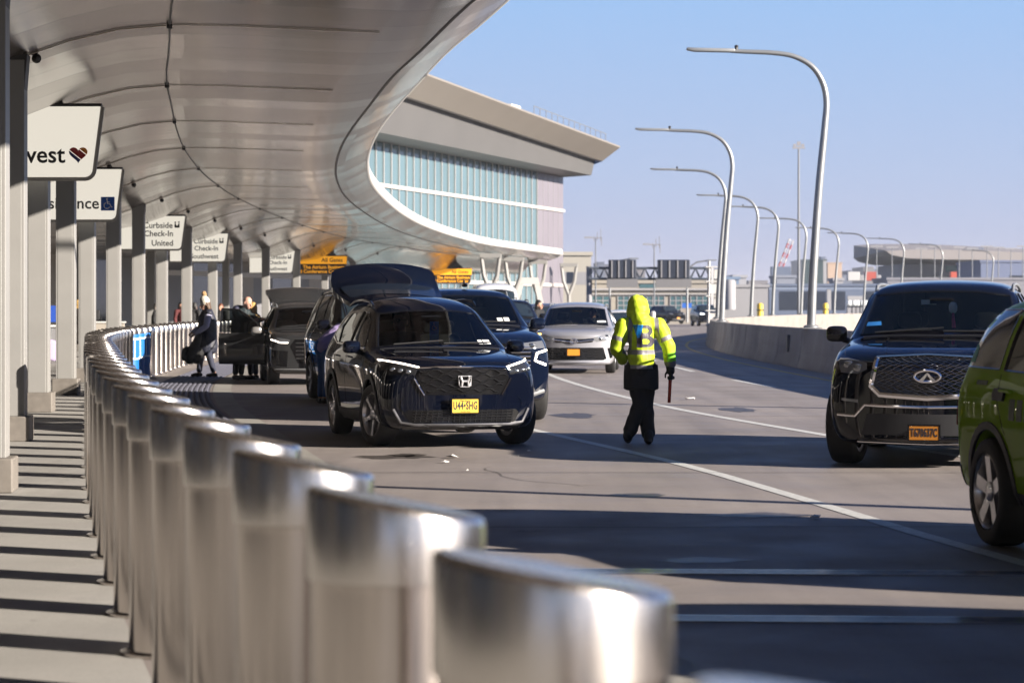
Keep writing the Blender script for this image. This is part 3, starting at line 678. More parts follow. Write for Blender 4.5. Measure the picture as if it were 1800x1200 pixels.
class Shell:
    """Smooth closed body from half cross-sections. station: (y, [(w,z)*8 from floor edge to roof inner], centre z)"""
    def __init__(s, st, bow_f=.12, bow_r=.06, W=.93, crease=()):
        K = 8; vs = []; fs = []; ring = []
        y0, y1 = st[0][0], st[-1][0]
        def bend(x, y):
            a = max(0, 1 - (y - y0) / 1.5); b = max(0, 1 - (y1 - y) / .9)
            return y + bow_f * (abs(x) / W)**2 * a * a * 1.0 - bow_r * (abs(x) / W)**2 * b * b
        for (y, P, zc) in st:
            r = []
            zf = P[0][1]
            full = [(0, zf)] + [(w, z) for w, z in P] + [(0, zc)]
            L = [(-w, z) for w, z in P[::-1]]
            for (x, z) in full + L: vs.append(Vector((x, bend(x, y), z))); r.append(len(vs) - 1)
            ring.append(r)
        n = len(ring[0])
        for a, b in zip(ring, ring[1:]):
            for j in range(n): fs.append((a[j], a[(j + 1) % n], b[(j + 1) % n], b[j]))
        for r, y, sgn in ((ring[0], y0, 1), (ring[-1], y1, -1)):               # end caps: rows of four columns, bulged
            rows = [[r[0]]]; grid = []
            for k in range(1, K + 1):
                A, B = r[n - k], r[k]
                mids = []
                for t in (.25, .5, .75):
                    q = vs[A].lerp(vs[B], t); q.y = bend(q.x, y); vs.append(q); mids.append(len(vs) - 1)
                grid.append([A] + mids + [B])
            for g, h in zip(grid, grid[1:]):
                for c in range(4):
                    f = (g[c], g[c + 1], h[c + 1], h[c]); fs.append(f if sgn > 0 else f[::-1])
            g = grid[0]; f = (g[0], r[0], g[2], g[1]); f2 = (r[0], g[4], g[3], g[2])
            fs += [f, f2] if sgn > 0 else [f[::-1], f2[::-1]]
            g = grid[-1]; top = r[K + 1]; f = (g[0], g[1], g[2], top); f2 = (top, g[2], g[3], g[4])
            fs += [f, f2] if sgn > 0 else [f[::-1], f2[::-1]]
        me = bpy.data.meshes.new('cage'); me.from_pydata([tuple(v) for v in vs], [], fs)
        bm = bmesh.new(); bm.from_mesh(me); bmesh.ops.recalc_face_normals(bm, faces=bm.faces); bm.to_mesh(me); bm.free()
        s.me = evaluate(me, [('SUBSURF', dict(levels=2, render_levels=2))])
        smooth_all(s.me)
        s.vn = [v.normal.copy() for v in s.me.vertices]; s.co = [v.co.copy() for v in s.me.vertices]
        s.poly = [tuple(p.vertices) for p in s.me.polygons]; s.pn = [p.normal.copy() for p in s.me.polygons]
        s.bvh = BVHTree.FromPolygons(s.co, s.poly)
        s.cut = []; s.y0 = y0; s.y1 = y1
    def nrm(s, loc, fi):
        n = Vector((0, 0, 0))
        for vi in s.poly[fi]: n += s.vn[vi] / max(1e-5, (s.co[vi] - loc).length)
        return n.normalized()
    def hit(s, u, v, ax):
        """ax: 'f' from the front (u=x,v=z), 'b' back, 'l'/'r' sides (u=y,v=z), 't' top (u=x,v=y)"""
        o, d = {'f': ((u, s.y0 - 1, v), (0, 1, 0)), 'b': ((u, s.y1 + 1, v), (0, -1, 0)), 'l': ((-3, u, v), (1, 0, 0)), 'r': ((3, u, v), (-1, 0, 0)), 't': ((u, v, 4), (0, 0, -1))}[ax]
        h = s.bvh.ray_cast(Vector(o), Vector(d))
        if h[0] is None:
            h = s.bvh.find_nearest(Vector((o[0] if ax in 'fbt' else d[0] * -.9, o[1] if ax in 'lrt' else (s.y0 if ax == 'f' else s.y1), o[2] if ax != 't' else 1.5)))
        return h[0], s.nrm(h[0], h[2])
    def patch(s, poly, ax, off=.004, thick=.02, step=.06, mirror=False, expand=0):
        """slab that follows the shell: polygon in the view plane, projected, offset outward, with a rim"""
        bnd = []
        for a, b in zip(poly, poly[1:] + poly[:1]):
            n = max(1, int(math.hypot(b[0] - a[0], b[1] - a[1]) / step))
            for k in range(n): bnd.append((lerp(a[0], b[0], k / n), lerp(a[1], b[1], k / n)))
        nb = len(bnd); pts = list(bnd)
        x0 = min(p[0] for p in bnd); x1 = max(p[0] for p in bnd); z0 = min(p[1] for p in bnd); z1 = max(p[1] for p in bnd)
        def inside(x, z):
            c = False
            for (ax_, az), (bx, bz) in zip(bnd, bnd[1:] + bnd[:1]):
                if (az > z) != (bz > z) and x < (bx - ax_) * (z - az) / (bz - az) + ax_: c = not c
            return c
        gx_ = x0 + step * .5
        while gx_ < x1:
            gz_ = z0 + step * .5
            while gz_ < z1:
                if inside(gx_, gz_) and min(math.hypot(gx_ - p[0], gz_ - p[1]) for p in bnd) > step * .4: pts.append((gx_, gz_))
                gz_ += step
            gx_ += step
        vo, eo, fo, *_ = delaunay_2d_cdt([Vector(p) for p in pts], [], [list(range(nb))], 1, 1e-6)
        mb = MB(); N = len(vo); top = []; bot = []
        for p in vo:
            l, n = s.hit(p.x, p.y, ax); top.append(l + n * off); bot.append(l - n * thick)
        mb.v = [tuple(p) for p in top]; mb.f = [tuple(f) for f in fo]; mb.m = [0] * len(fo)
        cnt = {}
        for f in fo:
            for a, b in zip(f, f[1:] + f[:1]): cnt[(a, b)] = 1
        be = [e for e in cnt if (e[1], e[0]) not in cnt]
        base = {}
        for a, b in be:
            for q in (a, b):
                if q not in base: base[q] = len(mb.v); mb.v.append(tuple(bot[q]))
            mb.f.append((b, a, base[a], base[b])); mb.m.append(0)
        return mb
    def line(s, pts, ax, r=.006, off=0.0, n=6, flat=None, step=.06, closed=False):
        P = []
        q = list(pts) + ([pts[0]] if closed else [])
        for a, b in zip(q, q[1:]):
            k_ = max(1, int(math.hypot(b[0] - a[0], b[1] - a[1]) / step))
            for k in range(k_): P.append((lerp(a[0], b[0], k / k_), lerp(a[1], b[1], k / k_)))
        P.append(q[-1])
        return MB().tube([(lambda h: h[0] + h[1] * off)(s.hit(u, v, ax)) for u, v in P], r, n, flat=flat)
    def finish(s, arches, cabin=None, wins=()):
        """boolean the openings; arches: [(y, z, radius)], cabin: list of rings, wins: [(poly, axis)]"""
        me = s.me.copy(); cut = MB()
        for (y, z, r) in arches:
            for sg in (-1, 1):
                M = Matrix.Translation((sg * .86, y, z)) @ Matrix.Rotation(PI / 2, 4, 'Y')
                cut.lathe([(r, -.30), (r, .40)], 36, M=M)
        ex = []
        def op(mb):
            m = mb.mesh('cut', None, smooth=None); o = bpy.data.objects.new('cut', m); o.hide_render = True; ex.append(o); return o
        mods = [('BOOLEAN', dict(operation='DIFFERENCE', solver='EXACT', object=op(cut)))]
        if cabin:
            c = MB(); c.loft(cabin); mods.append(('BOOLEAN', dict(operation='DIFFERENCE', solver='EXACT', object=op(c))))
        for poly, ax in wins:
            c = MB()
            if ax in 'lr':
                sg = -1 if ax == 'l' else 1
                c.prism(poly, sg * .35, sg * 1.4, fn=lambda u, v, d: (d, u, v))
            elif ax == 'f': c.prism(poly, s.y0 - .3, .25, fn=lambda u, v, d: (u, d, v))
            mods.append(('BOOLEAN', dict(operation='DIFFERENCE', solver='EXACT', object=op(c))))
        r = evaluate(me, mods, ex)
        smooth_all(r)
        nl = []
        for p in r.polygons:
            for vi in p.vertices:
                loc, nn, fi, d = s.bvh.find_nearest(r.vertices[vi].co)
                k = s.nrm(loc, fi) if d < .0015 else None
                nl.append(tuple(k) if k is not None and k.dot(p.normal) > .6 else tuple(p.normal))
        r.normals_split_custom_set(nl)
        return r

def mirror(mb):
    q = MB(); q.v = [(-x, y, z) for x, y, z in mb.v]; q.f = [tuple(reversed(f)) for f in mb.f]; q.m = list(mb.m); return q
def mpoly(p): return [(-x, z) for x, z in reversed(p)]
WH = {}
def wheel_mesh(r, w, style, dark=False):
    k = (r, w, style, dark)
    if k in WH: return WH[k]
    M = Matrix.Rotation(PI / 2, 4, 'Y'); rr = r * .70
    t = MB(); t.lathe([(rr, -w * .42), (rr + .01, -w * .5), (r * .86, -w * .52), (r * .95, -w * .46), (r * .99, -w * .34), (r, -w * .15), (r, w * .15), (r * .99, w * .34), (r * .95, w * .46), (r * .86, w * .52), (rr + .01, w * .5), (rr, w * .42)], 40, M=M, cap=False)
    tyre = t.mesh('tyre', M_tyre, smooth=40)
    b = MB(); b.lathe([(rr, -w * .46), (rr * .97, -w * .48), (rr * .93, -w * .40), (rr * .88, -w * .1), (rr * .86, w * .42), (rr, w * .44)], 40, M=M, cap=False)
    ns, wd, pair = {'five': (5, .085, 0), 'ten': (5, .042, .13), 'star': (6, .04, .10), 'six': (6, .085, 0)}[style]
    for i in range(ns):
        for dlt in ((-pair, pair) if pair else (0,)):
            a = 2 * PI * i / ns + .3
            ca, sa = math.cos(a), math.sin(a)
            def P(u, v, x): return (x, ca * u - sa * v, sa * u + ca * v)
            r0, r1 = rr * .16, rr * .93; v0, v1 = dlt * .35, dlt * 1.15
            x0, x1 = -w * .36, -w * .44
            b.add([P(r0, v0 - wd * .5, x0), P(r0, v0 + wd * .5, x0), P(r1, v1 + wd * .55, x1), P(r1, v1 - wd * .55, x1),
                   P(r0, v0 - wd * .5, x0 + .05), P(r0, v0 + wd * .5, x0 + .05), P(r1, v1 + wd * .6, x1 + .05), P(r1, v1 - wd * .6, x1 + .05)],
                  [(0, 1, 2, 3), (7, 6, 5, 4), (0, 4, 5, 1), (1, 5, 6, 2), (2, 6, 7, 3), (3, 7, 4, 0)])
    b.lathe([(rr * .26, -w * .30), (rr * .26, -w * .40), (rr * .18, -w * .43), (.0, -w * .43)], 20, M=M)
    rim = b.mesh('wheel', M_rimd if dark else M_rim, smooth=30)
    d = MB(); d.lathe([(rr * .86, -w * .02), (rr * .86, .02)], 28, M=M); disc = d.mesh('brake_disc', mat('brake disc', (.12, .12, .12), .4, .8))
    WH[k] = (rim, tyre, disc); return WH[k]
def add_wheels(car, yf, yr, hw, r, w, style, steer=0.0, dark=False):
    rim, tyre, disc = wheel_mesh(r, w, style, dark)
    for y, st in ((yf, steer), (yr, 0)):
        for sg in (-1, 1):
            o = link('wheel', rim, car); o.location = (sg * hw, y, r); o.rotation_euler = (random.uniform(0, 1) if False else 0, 0, st + (0 if sg < 0 else PI))
            link('tyre', tyre, o); link('brake_disc', disc, o)
def sub(name, mb, m, parent, **k): return mb.build(name, m, parent, **k)
def mirrors(car, shell, y, z, w=.2, h=.15, m=None, x=.98):
    for sg in (-1, 1):
        mb = MB(); mb.sell((sg * x, y, z), (w / 2, .075, h / 2), .55, 18, 12)
        o = mb.build('wing_mirror', m, car)
        a = MB().tube([(sg * (x - .06), y + .02, z - h * .35), (sg * (x - .2), y + .06, z - h * .55)], [.03, .035], 8); a.build('mirror_arm', M_gloss, o)
def seats(car, y1, y2, z=.62, xs=(-.38, .38), top=.62):
    for y in (y1, y2):
        if y is None: continue
        for x in xs:
            mb = MB(); mb.sell((x, y, z), (.25, .26, .1), .5); mb.sell((x, y + .25, z + .33), (.23, .08, .34), .5, M=Matrix.Rotation(-.2, 3, 'X'))
            mb.sell((x, y + .36, z + .33 + top * .68), (.13, .05, .09), .6)
            mb.build('seat', M_seat, car)
def plate(car, shell, x, z, face, txt, small=None, w=.305, h=.155, y=None, tm=None, size=.082):
    l, n = shell.hit(x, z, 'f'); yy = (l.y if y is None else y) - .022
    mb = MB(); mb.box((x, yy, z), (w, .008, h)); o = mb.build('licence_plate', face, car, smooth=None, bevel=.003)
    fr_ = MB()
    for dx, dz, a, b in ((0, h / 2 + .006, w + .03, .016), (0, -h / 2 - .006, w + .03, .016), (w / 2 + .006, 0, .016, h), (-w / 2 - .006, 0, .016, h)): fr_.box((x + dx, yy + .002, z + dz), (a, .016, b))
    fr_.build('plate_frame', M_gloss, o, smooth=None)
    MB().box((x, yy + .03, z), (w * .6, .06, h * .6)).build('plate_mount', M_clad, o, smooth=None)
    if txt:
        t = text_obj('plate_number', txt, h * .80, tm or M_ptxt, o, (x, yy - .0055, z), ext=.0012, bold=.0030, spacing=1.12); xs = [v.co.x for v in t.data.vertices]; t.scale = (w * .90 / (max(xs) - min(xs)), 1, 1)
    if small:
        text_obj('plate_state', small[0], .026, M_ptxt, o, (x, yy - .0055, z + .060), ext=.001)
        text_obj('plate_motto', small[1], .022, M_ptxt, o, (x, yy - .0055, z - .062), ext=.001)
    return o
def ring_poly(cy, cz, r0, r1, a0, a1, n=20):
    o = [(cy + r1 * math.cos(R(lerp(a0, a1, k / n))), cz + r1 * math.sin(R(lerp(a0, a1, k / n)))) for k in range(n + 1)]
    i = [(cy + r0 * math.cos(R(lerp(a1, a0, k / n))), cz + r0 * math.sin(R(lerp(a1, a0, k / n)))) for k in range(n + 1)]
    return o + i
def both(name, car, mb, m, **k):
    mb.build(name, m, car, **k); mirror(mb).build(name, m, car, **k)

# ================================================================== dark blue crossover in front (hero)
def st(y, *p): return (y, list(p[:-1]), p[-1])
def build_crossover():
    S = Shell([
        st(-2.335, (.58, .30), (.64, .25), (.74, .31), (.80, .46), (.80, .64), (.76, .80), (.62, .90), (.35, .925), .93),
        st(-2.26, (.70, .22), (.80, .24), (.86, .32), (.885, .48), (.88, .68), (.84, .88), (.68, .965), (.38, .985), .99),
        st(-2.05, (.72, .20), (.84, .23), (.895, .34), (.915, .55), (.91, .78), (.87, .965), (.73, 1.02), (.42, 1.03), 1.035),
        st(-1.75, (.72, .20), (.86, .23), (.905, .36), (.925, .62), (.92, .85), (.88, 1.01), (.76, 1.05), (.44, 1.06), 1.065),
        st(-1.35, (.72, .20), (.86, .23), (.91, .36), (.93, .66), (.925, .88), (.885, 1.03), (.77, 1.075), (.45, 1.09), 1.10),
        st(-1.0, (.72, .20), (.86, .23), (.905, .36), (.93, .66), (.925, .90), (.885, 1.05), (.79, 1.10), (.46, 1.125), 1.135),
        st(-.90, (.72, .20), (.86, .23), (.905, .36), (.93, .66), (.925, .905), (.885, 1.06), (.79, 1.125), (.47, 1.16), 1.17),
        st(-.18, (.72, .20), (.86, .23), (.90, .36), (.925, .66), (.925, .92), (.88, 1.09), (.69, 1.53), (.50, 1.585), 1.60),
        st(.0, (.72, .20), (.86, .23), (.90, .36), (.925, .66), (.925, .925), (.88, 1.095), (.675, 1.585), (.50, 1.64), 1.66),
        st(.5, (.72, .20), (.86, .23), (.90, .36), (.925, .67), (.925, .93), (.88, 1.10), (.665, 1.63), (.49, 1.725), 1.76),
        st(1.2, (.72, .20), (.86, .23), (.905, .36), (.93, .68), (.93, .95), (.885, 1.12), (.66, 1.61), (.48, 1.72), 1.755),
        st(1.85, (.72, .22), (.86, .25), (.90, .38), (.925, .70), (.925, .97), (.87, 1.15), (.66, 1.56), (.47, 1.65), 1.67),
        st(2.05, (.70, .25), (.85, .28), (.89, .42), (.91, .72), (.91, .98), (.85, 1.12), (.68, 1.36), (.47, 1.40), 1.41),
        st(2.24, (.68, .28), (.82, .30), (.87, .44), (.885, .72), (.88, .95), (.82, 1.05), (.70, 1.10), (.45, 1.12), 1.12),
        st(2.34, (.60, .32), (.74, .34), (.80, .46), (.82, .70), (.80, .86), (.74, .96), (.62, 1.0), (.40, 1.01), 1.01)],
        bow_f=.24, bow_r=.1)
    W_ws = [(-.735, 1.135), (-.36, 1.165), (0, 1.175), (.36, 1.165), (.735, 1.135), (.60, 1.52), (.32, 1.555), (0, 1.565), (-.32, 1.555), (-.60, 1.52)]
    W_fd = [(-.62, 1.14), (.28, 1.15), (.28, 1.545), (.02, 1.535), (-.25, 1.42)]
    W_rd = [(.36, 1.15), (1.12, 1.17), (1.30, 1.36), (1.12, 1.53), (.36, 1.545)]
    W_q = [(1.22, 1.20), (1.62, 1.24), (1.66, 1.33), (1.30, 1.49), (1.38, 1.36)]
    cab = [[V(sx * .74, y, .52) for sx, y in ((-1, -.62), (1, -.62), (1, 1.7), (-1, 1.7))], [V(sx * .77, y, 1.08) for sx, y in ((-1, -.78), (1, -.78), (1, 1.85), (-1, 1.85))], [V(sx * .595, y, 1.555) for sx, y in ((-1, -.02), (1, -.02), (1, 1.62), (-1, 1.62))]]
    arches = [(-1.40, .36, .415), (1.30, .36, .415)]
    body = S.finish(arches, cab, [(W_ws, 'f'), (W_fd, 'l'), (W_fd, 'r'), (W_rd, 'l'), (W_rd, 'r')])
    c = thing('crossover_car', 'dark navy crossover with open tailgate and yellow plate, front and centre', 'car')
    P = paint('navy paint', (.0022, .0035, .0095), .45, 0.0)
    body.materials.append(P); body.materials.append(P); B = link('body', body, c)
    S.patch(W_ws, 'f', .001, .006, .12).build('windscreen', G_wind, c)
    rb = S.line(W_ws, 'f', .016, .0, closed=True, flat=(1, .5)); rb.build('windscreen_seal', M_gloss, c)
    for ax in 'lr':
        S.patch(W_fd, ax, -.002, .006, .12).build('door_window', G_side, c); S.patch(W_rd, ax, -.002, .006, .12).build('door_window', G_side, c)
        S.patch(W_q, ax, .002, .004, .12).build('quarter_window', M_glassd, c)
        S.line(W_fd, ax, .012, .0, closed=True, flat=(1, .6)).build('window_trim', M_gloss, c); S.line(W_rd, ax, .012, .0, closed=True, flat=(1, .6)).build('window_trim', M_gloss, c)
        S.line([(-.66, 1.115), (.32, 1.125), (1.2, 1.15), (1.66, 1.225)], ax, .011, .004).build('chrome_trim', M_chr, c)
        for yy in (-1.40, 1.30): S.patch(ring_poly(yy, .36, .413, .475, -8, 188), ax, .014, .01, .05).build('arch_cladding', M_clad, c)
        S.patch([(-.93, .20), (.83, .20), (.83, .37), (-.93, .37)], ax, .012, .01, .08).build('sill_cladding', M_clad, c)
        for d in ([(-.86, .42), (-.84, .8), (-.70, 1.1)], [(.32, .42), (.32, 1.12)], [(1.0, .75), (1.14, .92), (1.18, 1.14)]): S.line(d, ax, .005, -.002).build('door_seam', M_gloss, c)
        for yy in (.12, .98): S.line([(yy - .1, 1.0), (yy + .1, 1.005)], ax, .017, .018, flat=(1, .7)).build('door_handle', P, c)
        S.line([(-.9, .86), (0, .93), (1.0, .96), (1.9, .98)], ax, .012, -.0105).build('shoulder_crease', P, c)
        sx = -1 if ax == 'l' else 1
        MB().tube([(sx * .635, -.05, 1.615), (sx * .64, .1, 1.665), (sx * .635, .6, 1.69), (sx * .625, 1.3, 1.675), (sx * .615, 1.7, 1.62)], .016, 8).build('roof_rail', M_gloss, c)
    # front
    gr = [(-.50, .895), (-.30, .905), (.30, .905), (.50, .895), (.535, .80), (.43, .615), (-.43, .615), (-.535, .80)]
    g = S.patch(gr, 'f', .010, .03, .05).build('grille', M_gloss, c)
    hx = MB(); k = 0
    for z in (.665, .72, .775, .83, .88):
        wlim = .40 + (min(z, .80) - .615) / .185 * .10
        n = 9
        for i in range(n):
            x0 = -wlim + 2 * wlim * i / n; x1 = x0 + 2 * wlim / n; zz = .016 if (i + k) % 2 else -.016
            for (a, b) in (((x0, z), (x0 + .03, z + zz)), ((x0 + .03, z + zz), (x1 - .03, z + zz)), ((x1 - .03, z + zz), (x1, z))):
                q = [(S.hit(u, v, 'f')[0] + V(0, -.022, 0)) for u, v in (a, b)]; hx.tube(q, .007, 5)
        k += 1
    hx.build('grille_bars', mat('grille bar plastic', (.010, .010, .011), .3), g)
    S.line([(-.52, .915), (-.3, .925), (.3, .925), (.52, .915)], 'f', .012, .008).build('grille_chrome', M_chr, c)
    for sg in (-1, 1):
        S.line([(sg * .555, .80), (sg * .50, .70), (sg * .445, .61)], 'f', .016, .010, flat=(1, .6)).build('grille_side_chrome', M_chr, c)
        hp = [(sg * .52, .905), (sg * .84, .985), (sg * .875, .96), (sg * .82, .875), (sg * .55, .835)]
        hp = hp if sg > 0 else hp[::-1]
        h = S.patch(hp, 'f', .008, .02, .04).build('headlight', mat('smoked lens', (.02, .021, .024), .05, spec=.9), c)
        S.line([(sg * .50, .917), (sg * .68, .958), (sg * .86, .993)], 'f', .0095, .012).build('running_light', M_drl, h)
        for xx in (.62, .70, .775):
            l, n = S.hit(sg * xx, .872 + (xx - .62) * .14, 'f'); MB().sell(l + n * .008, (.033, .012, .024), .8, 14, 8).build('lamp_module', M_lampb, h)
        l, n = S.hit(sg * .72, .60, 'f')
        S.line([(sg * (.60 + .10 * math.cos(t)), .50 + .10 * math.sin(t)) for t in [R(q) for q in (-60, -30, 0, 30, 60)]], 'f', .006, .004).build('bumper_crease', P, c)
    # emblem
    l, n = S.hit(0, .765, 'f'); y = l.y - .035; e = MB()
    tr = [(-.075, .825), (.075, .825), (.066, .72), (.05, .705), (-.05, .705), (-.066, .72)]
    e.tube([(x, y, z) for x, z in tr + tr[:2]], .0065, 6)
    for sg in (-1, 1): e.tube([(sg * .052, y - .012, .815), (sg * .032, y - .014, .765), (sg * .040, y - .012, .715)], [.014, .012, .013], 6)
    e.tube([(-.034, y - .012, .768), (.034, y - .012, .768)], .012, 6); em = e.build('emblem', mat('emblem silver', (.75, .75, .77), .28, .7), c)
    lg = [(-.62, .445), (.62, .445), (.66, .40), (.60, .30), (-.60, .30), (-.66, .40)]
    S.patch(lg, 'f', .006, .03, .05).build('lower_grille', M_gloss, c)
    q = MB()
    for z in (.335, .365, .395, .425): q.tube([(S.hit(u / 10 * .58, z, 'f')[0] + V(0, -.012, 0)) for u in range(-10, 11)], .006, 5)
    for x in range(-9, 10): q.tube([(S.hit(x * .062 + dx, z, 'f')[0] + V(0, -.012, 0)) for dx, z in ((0, .31), (.02, .44))], .005, 5)
    q.build('lower_grille_bars', mat('grille bar plastic', (.010, .010, .011), .3), c)
    S.line([(-.78, .45), (-.70, .30), (-.55, .275), (.55, .275), (.70, .30), (.78, .45)], 'f', .017, .008).build('skid_trim', mat('grey skid trim', (.16, .16, .17), .35, .6), c)
    S.patch([(-.66, .20), (.66, .20), (.70, .275), (-.70, .275)], 'f', .012, .02, .06).build('chin_cladding', M_clad, c)
    plate(c, S, 0.0, .49, M_plateY, 'U44\u2022SHG', ('New Jersey', 'Garden State'), y=-2.355)
    for sg in (-1, 1): S.line([(sg * .58, -2.1), (sg * .66, -1.6), (sg * .70, -1.05)], 't', .012, -.006).build('hood_crease', P, c)
    S.line([(-.72, -.985), (-.3, -1.05), (0, -1.06), (.3, -1.05), (.72, -.985)], 't', .018, .0, flat=(1, .5)).build('cowl', M_clad, c)
    for a, b in (((-.55, -.93), (.05, -.90)), ((.05, -.95), (.62, -.90))):
        MB().tube([S.hit(*a, 't')[0] + V(0, -.01, .02), S.hit(*b, 't')[0] + V(0, 0, .03)], .009, 6).build('wiper', M_clad, c)
    for sg in (-1, 1):
        S.line([(sg * .76, -2.12), (sg * .80, -1.7), (sg * .815, -1.1)], 't', .0045, -.001).build('hood_gap', M_gloss, c)
        S.line([(-2.02, .90), (-1.93, .74), (-1.88, .56)], 'l' if sg < 0 else 'r', .0045, -.001).build('bumper_gap', M_gloss, c)
    S.line([(-.66, .955), (-.3, .972), (.3, .972), (.66, .955)], 'f', .0045, .0).build('hood_gap', M_gloss, c)
    mirrors(c, S, -.62, 1.13, .21, .15, P, 1.0)
    MB().box((0, .4, .24), (1.35, 3.6, .06)).build('underbody', M_under, c, smooth=None)
    dsh = MB(); dsh.sell((0, -.72, 1.02), (.72, .26, .10), .4); dsh.build('dashboard', M_int, c)
    sw = MB(); sw.tube([V(.38 + .18 * math.cos(t), -.42 + .06 * math.sin(t), 1.02 + .17 * math.sin(t)) for t in [2 * PI * k / 20 for k in range(21)]], .015, 6); sw.build('steering_wheel', M_int, c)
    seats(c, .22, 1.05, .60)
    MB().box((.02, -.34, 1.47), (.24, .03, .065)).build('rear_mirror', M_gloss, c, smooth=None, bevel=.01)
    # blue placard hung from the mirror
    MB().box((.05, -.40, 1.30), (.11, .004, .26)).build('placard', mat('placard blue', (.03, .22, .60), .5, emit=None), c, smooth=None, label='blue accessible parking placard hung behind the windscreen')
    pl_ = c.children[-1]
    g = MB(); Q = lambda u, v: (.05 + u * .045, -.404, 1.37 + v * .05)
    g.sell(Q(-.1, .75), (.008, .002, .008), 1, 8, 5); g.tube([Q(-.1, .5), Q(0, -.1), Q(.4, -.1), Q(.6, -.7)], .004, 5); g.tube([Q(-.1 + .5 * math.cos(R(a)), -.35 + .5 * math.sin(R(a))) for a in range(110, 350, 20)], .0035, 5)
    g.build('wheelchair_symbol', M_wht, pl_); MB().box((.05, -.4035, 1.245), (.104, .002, .07)).build('white_field', mat('placard pale', (.30, .55, .75), .5), pl_, smooth=None)
    for (u, v, w_, h_) in ((.60, 1.185, .085, .05), (.52, 1.185, .05, .05)):
        S.patch([(u - w_ / 2, v - h_ / 2), (u + w_ / 2, v - h_ / 2), (u + w_ / 2 - .01, v + h_ / 2), (u - w_ / 2 - .01, v + h_ / 2)], 'f', .003, .001, .1).build('windscreen_sticker', M_wht, c)
    # raised tailgate
    hm = MB(); R_ = []
    for (y, z, w_, dz) in ((1.80, 1.66, .60, .0), (2.0, 1.71, .66, .03), (2.35, 1.79, .70, .04), (2.58, 1.87, .715, .04), (2.70, 1.96, .71, .03), (2.76, 2.06, .69, .02), (2.77, 2.11, .62, .02)):
        ring = []
        for k in range(13):
            x = -w_ + 2 * w_ * k / 12; ring.append(V(x, y - .02 * (1 - (x / w_)**2), z + .075 * (1 - (abs(x) / w_)**2.5)))
        ring += [p + V(0, .05, -.05) for p in reversed(ring)]
        R_.append(ring)
    hm.loft(R_); hg = hm.build('tailgate', P, c, label='raised tailgate seen over the roof', smooth=50)
    gm = MB(); L = []
    for (y, z, w_) in ((1.95, 1.692, .56), (2.15, 1.745, .60), (2.48, 1.832, .62)):
        L.append([V(x, y - .02 * (1 - (x / w_)**2) , z + .075 * (1 - (abs(x) / (w_ * 1.12))**2.5) + .012) for x in [-w_ + 2 * w_ * k / 12 for k in range(13)]])
    gm.loft(L, closed=False, cap=False); gm.build('tailgate_window', mat('reflective dark glass', (.012, .018, .03), .08, spec=1.0), hg, fix=True)
    MB().tube([(-.1, 2.71, 2.03), (.1, 2.71, 2.03)], .012, 6).build('latch', M_gloss, hg)
    for sg in (-1, 1): MB().tube([(sg * .60, 2.02, 1.40), (sg * .64, 2.45, 1.82)], .014, 6).build('gas_strut', M_gloss, hg)
    add_wheels(c, -1.40, 1.30, .80, .36, .235, 'ten', steer=R(14))
    c.location = (-1.08, 29.55, 0); c.rotation_euler.z = R(13.5)
    return c
HERO = build_crossover()
# ================================================================== vehicles: parametric family
TY = [-2.335, -1.0, 0.0, 1.85, 2.34]; TZ = [.20, .925, 1.15, 1.695]
def pw(A, B, x):
    for i in range(len(A) - 1):
        if x <= A[i + 1] or i == len(A) - 2: return B[i] + (x - A[i]) * (B[i + 1] - B[i]) / (A[i + 1] - A[i])
TST = [
    (-2.335, (.60, .30), (.68, .25), (.78, .31), (.84, .46), (.84, .64), (.80, .80), (.66, .89), (.36, .915), .92),
    (-2.27, (.70, .22), (.80, .24), (.87, .32), (.90, .48), (.90, .68), (.86, .88), (.70, .955), (.39, .975), .98),
    (-2.05, (.72, .20), (.84, .23), (.895, .34), (.915, .55), (.915, .78), (.88, .965), (.74, 1.02), (.42, 1.03), 1.035),
    (-1.75, (.72, .20), (.86, .23), (.905, .36), (.925, .62), (.92, .85), (.885, 1.01), (.77, 1.055), (.44, 1.06), 1.065),
    (-1.35, (.72, .20), (.86, .23), (.91, .36), (.93, .66), (.925, .88), (.89, 1.03), (.78, 1.08), (.45, 1.09), 1.10),
    (-1.0, (.72, .20), (.86, .23), (.905, .36), (.93, .66), (.925, .90), (.885, 1.05), (.79, 1.10), (.46, 1.125), 1.135),
    (-.90, (.72, .20), (.86, .23), (.905, .36), (.93, .66), (.925, .905), (.885, 1.06), (.79, 1.125), (.47, 1.16), 1.17),
    (-.18, (.72, .20), (.86, .23), (.90, .36), (.925, .66), (.925, .92), (.88, 1.09), (.70, 1.53), (.50, 1.585), 1.60),
    (.0, (.72, .20), (.86, .23), (.90, .36), (.925, .66), (.925, .925), (.88, 1.095), (.685, 1.585), (.50, 1.64), 1.66),
    (.5, (.72, .20), (.86, .23), (.90, .36), (.925, .67), (.925, .93), (.88, 1.10), (.675, 1.61), (.49, 1.675), 1.70),
    (1.2, (.72, .20), (.86, .23), (.905, .36), (.93, .68), (.93, .95), (.885, 1.12), (.67, 1.60), (.48, 1.67), 1.70),
    (1.85, (.72, .22), (.86, .25), (.90, .38), (.925, .70), (.925, .96), (.87, 1.12), (.67, 1.56), (.47, 1.64), 1.66),
    (2.05, (.70, .25), (.85, .28), (.89, .42), (.91, .72), (.91, .97), (.85, 1.11), (.70, 1.36), (.47, 1.40), 1.41),
    (2.24, (.68, .28), (.82, .30), (.87, .44), (.885, .72), (.88, .95), (.82, 1.05), (.70, 1.10), (.45, 1.12), 1.12),
    (2.34, (.60, .32), (.74, .34), (.80, .46), (.82, .70), (.80, .86), (.74, .96), (.62, 1.0), (.40, 1.01), 1.01)]
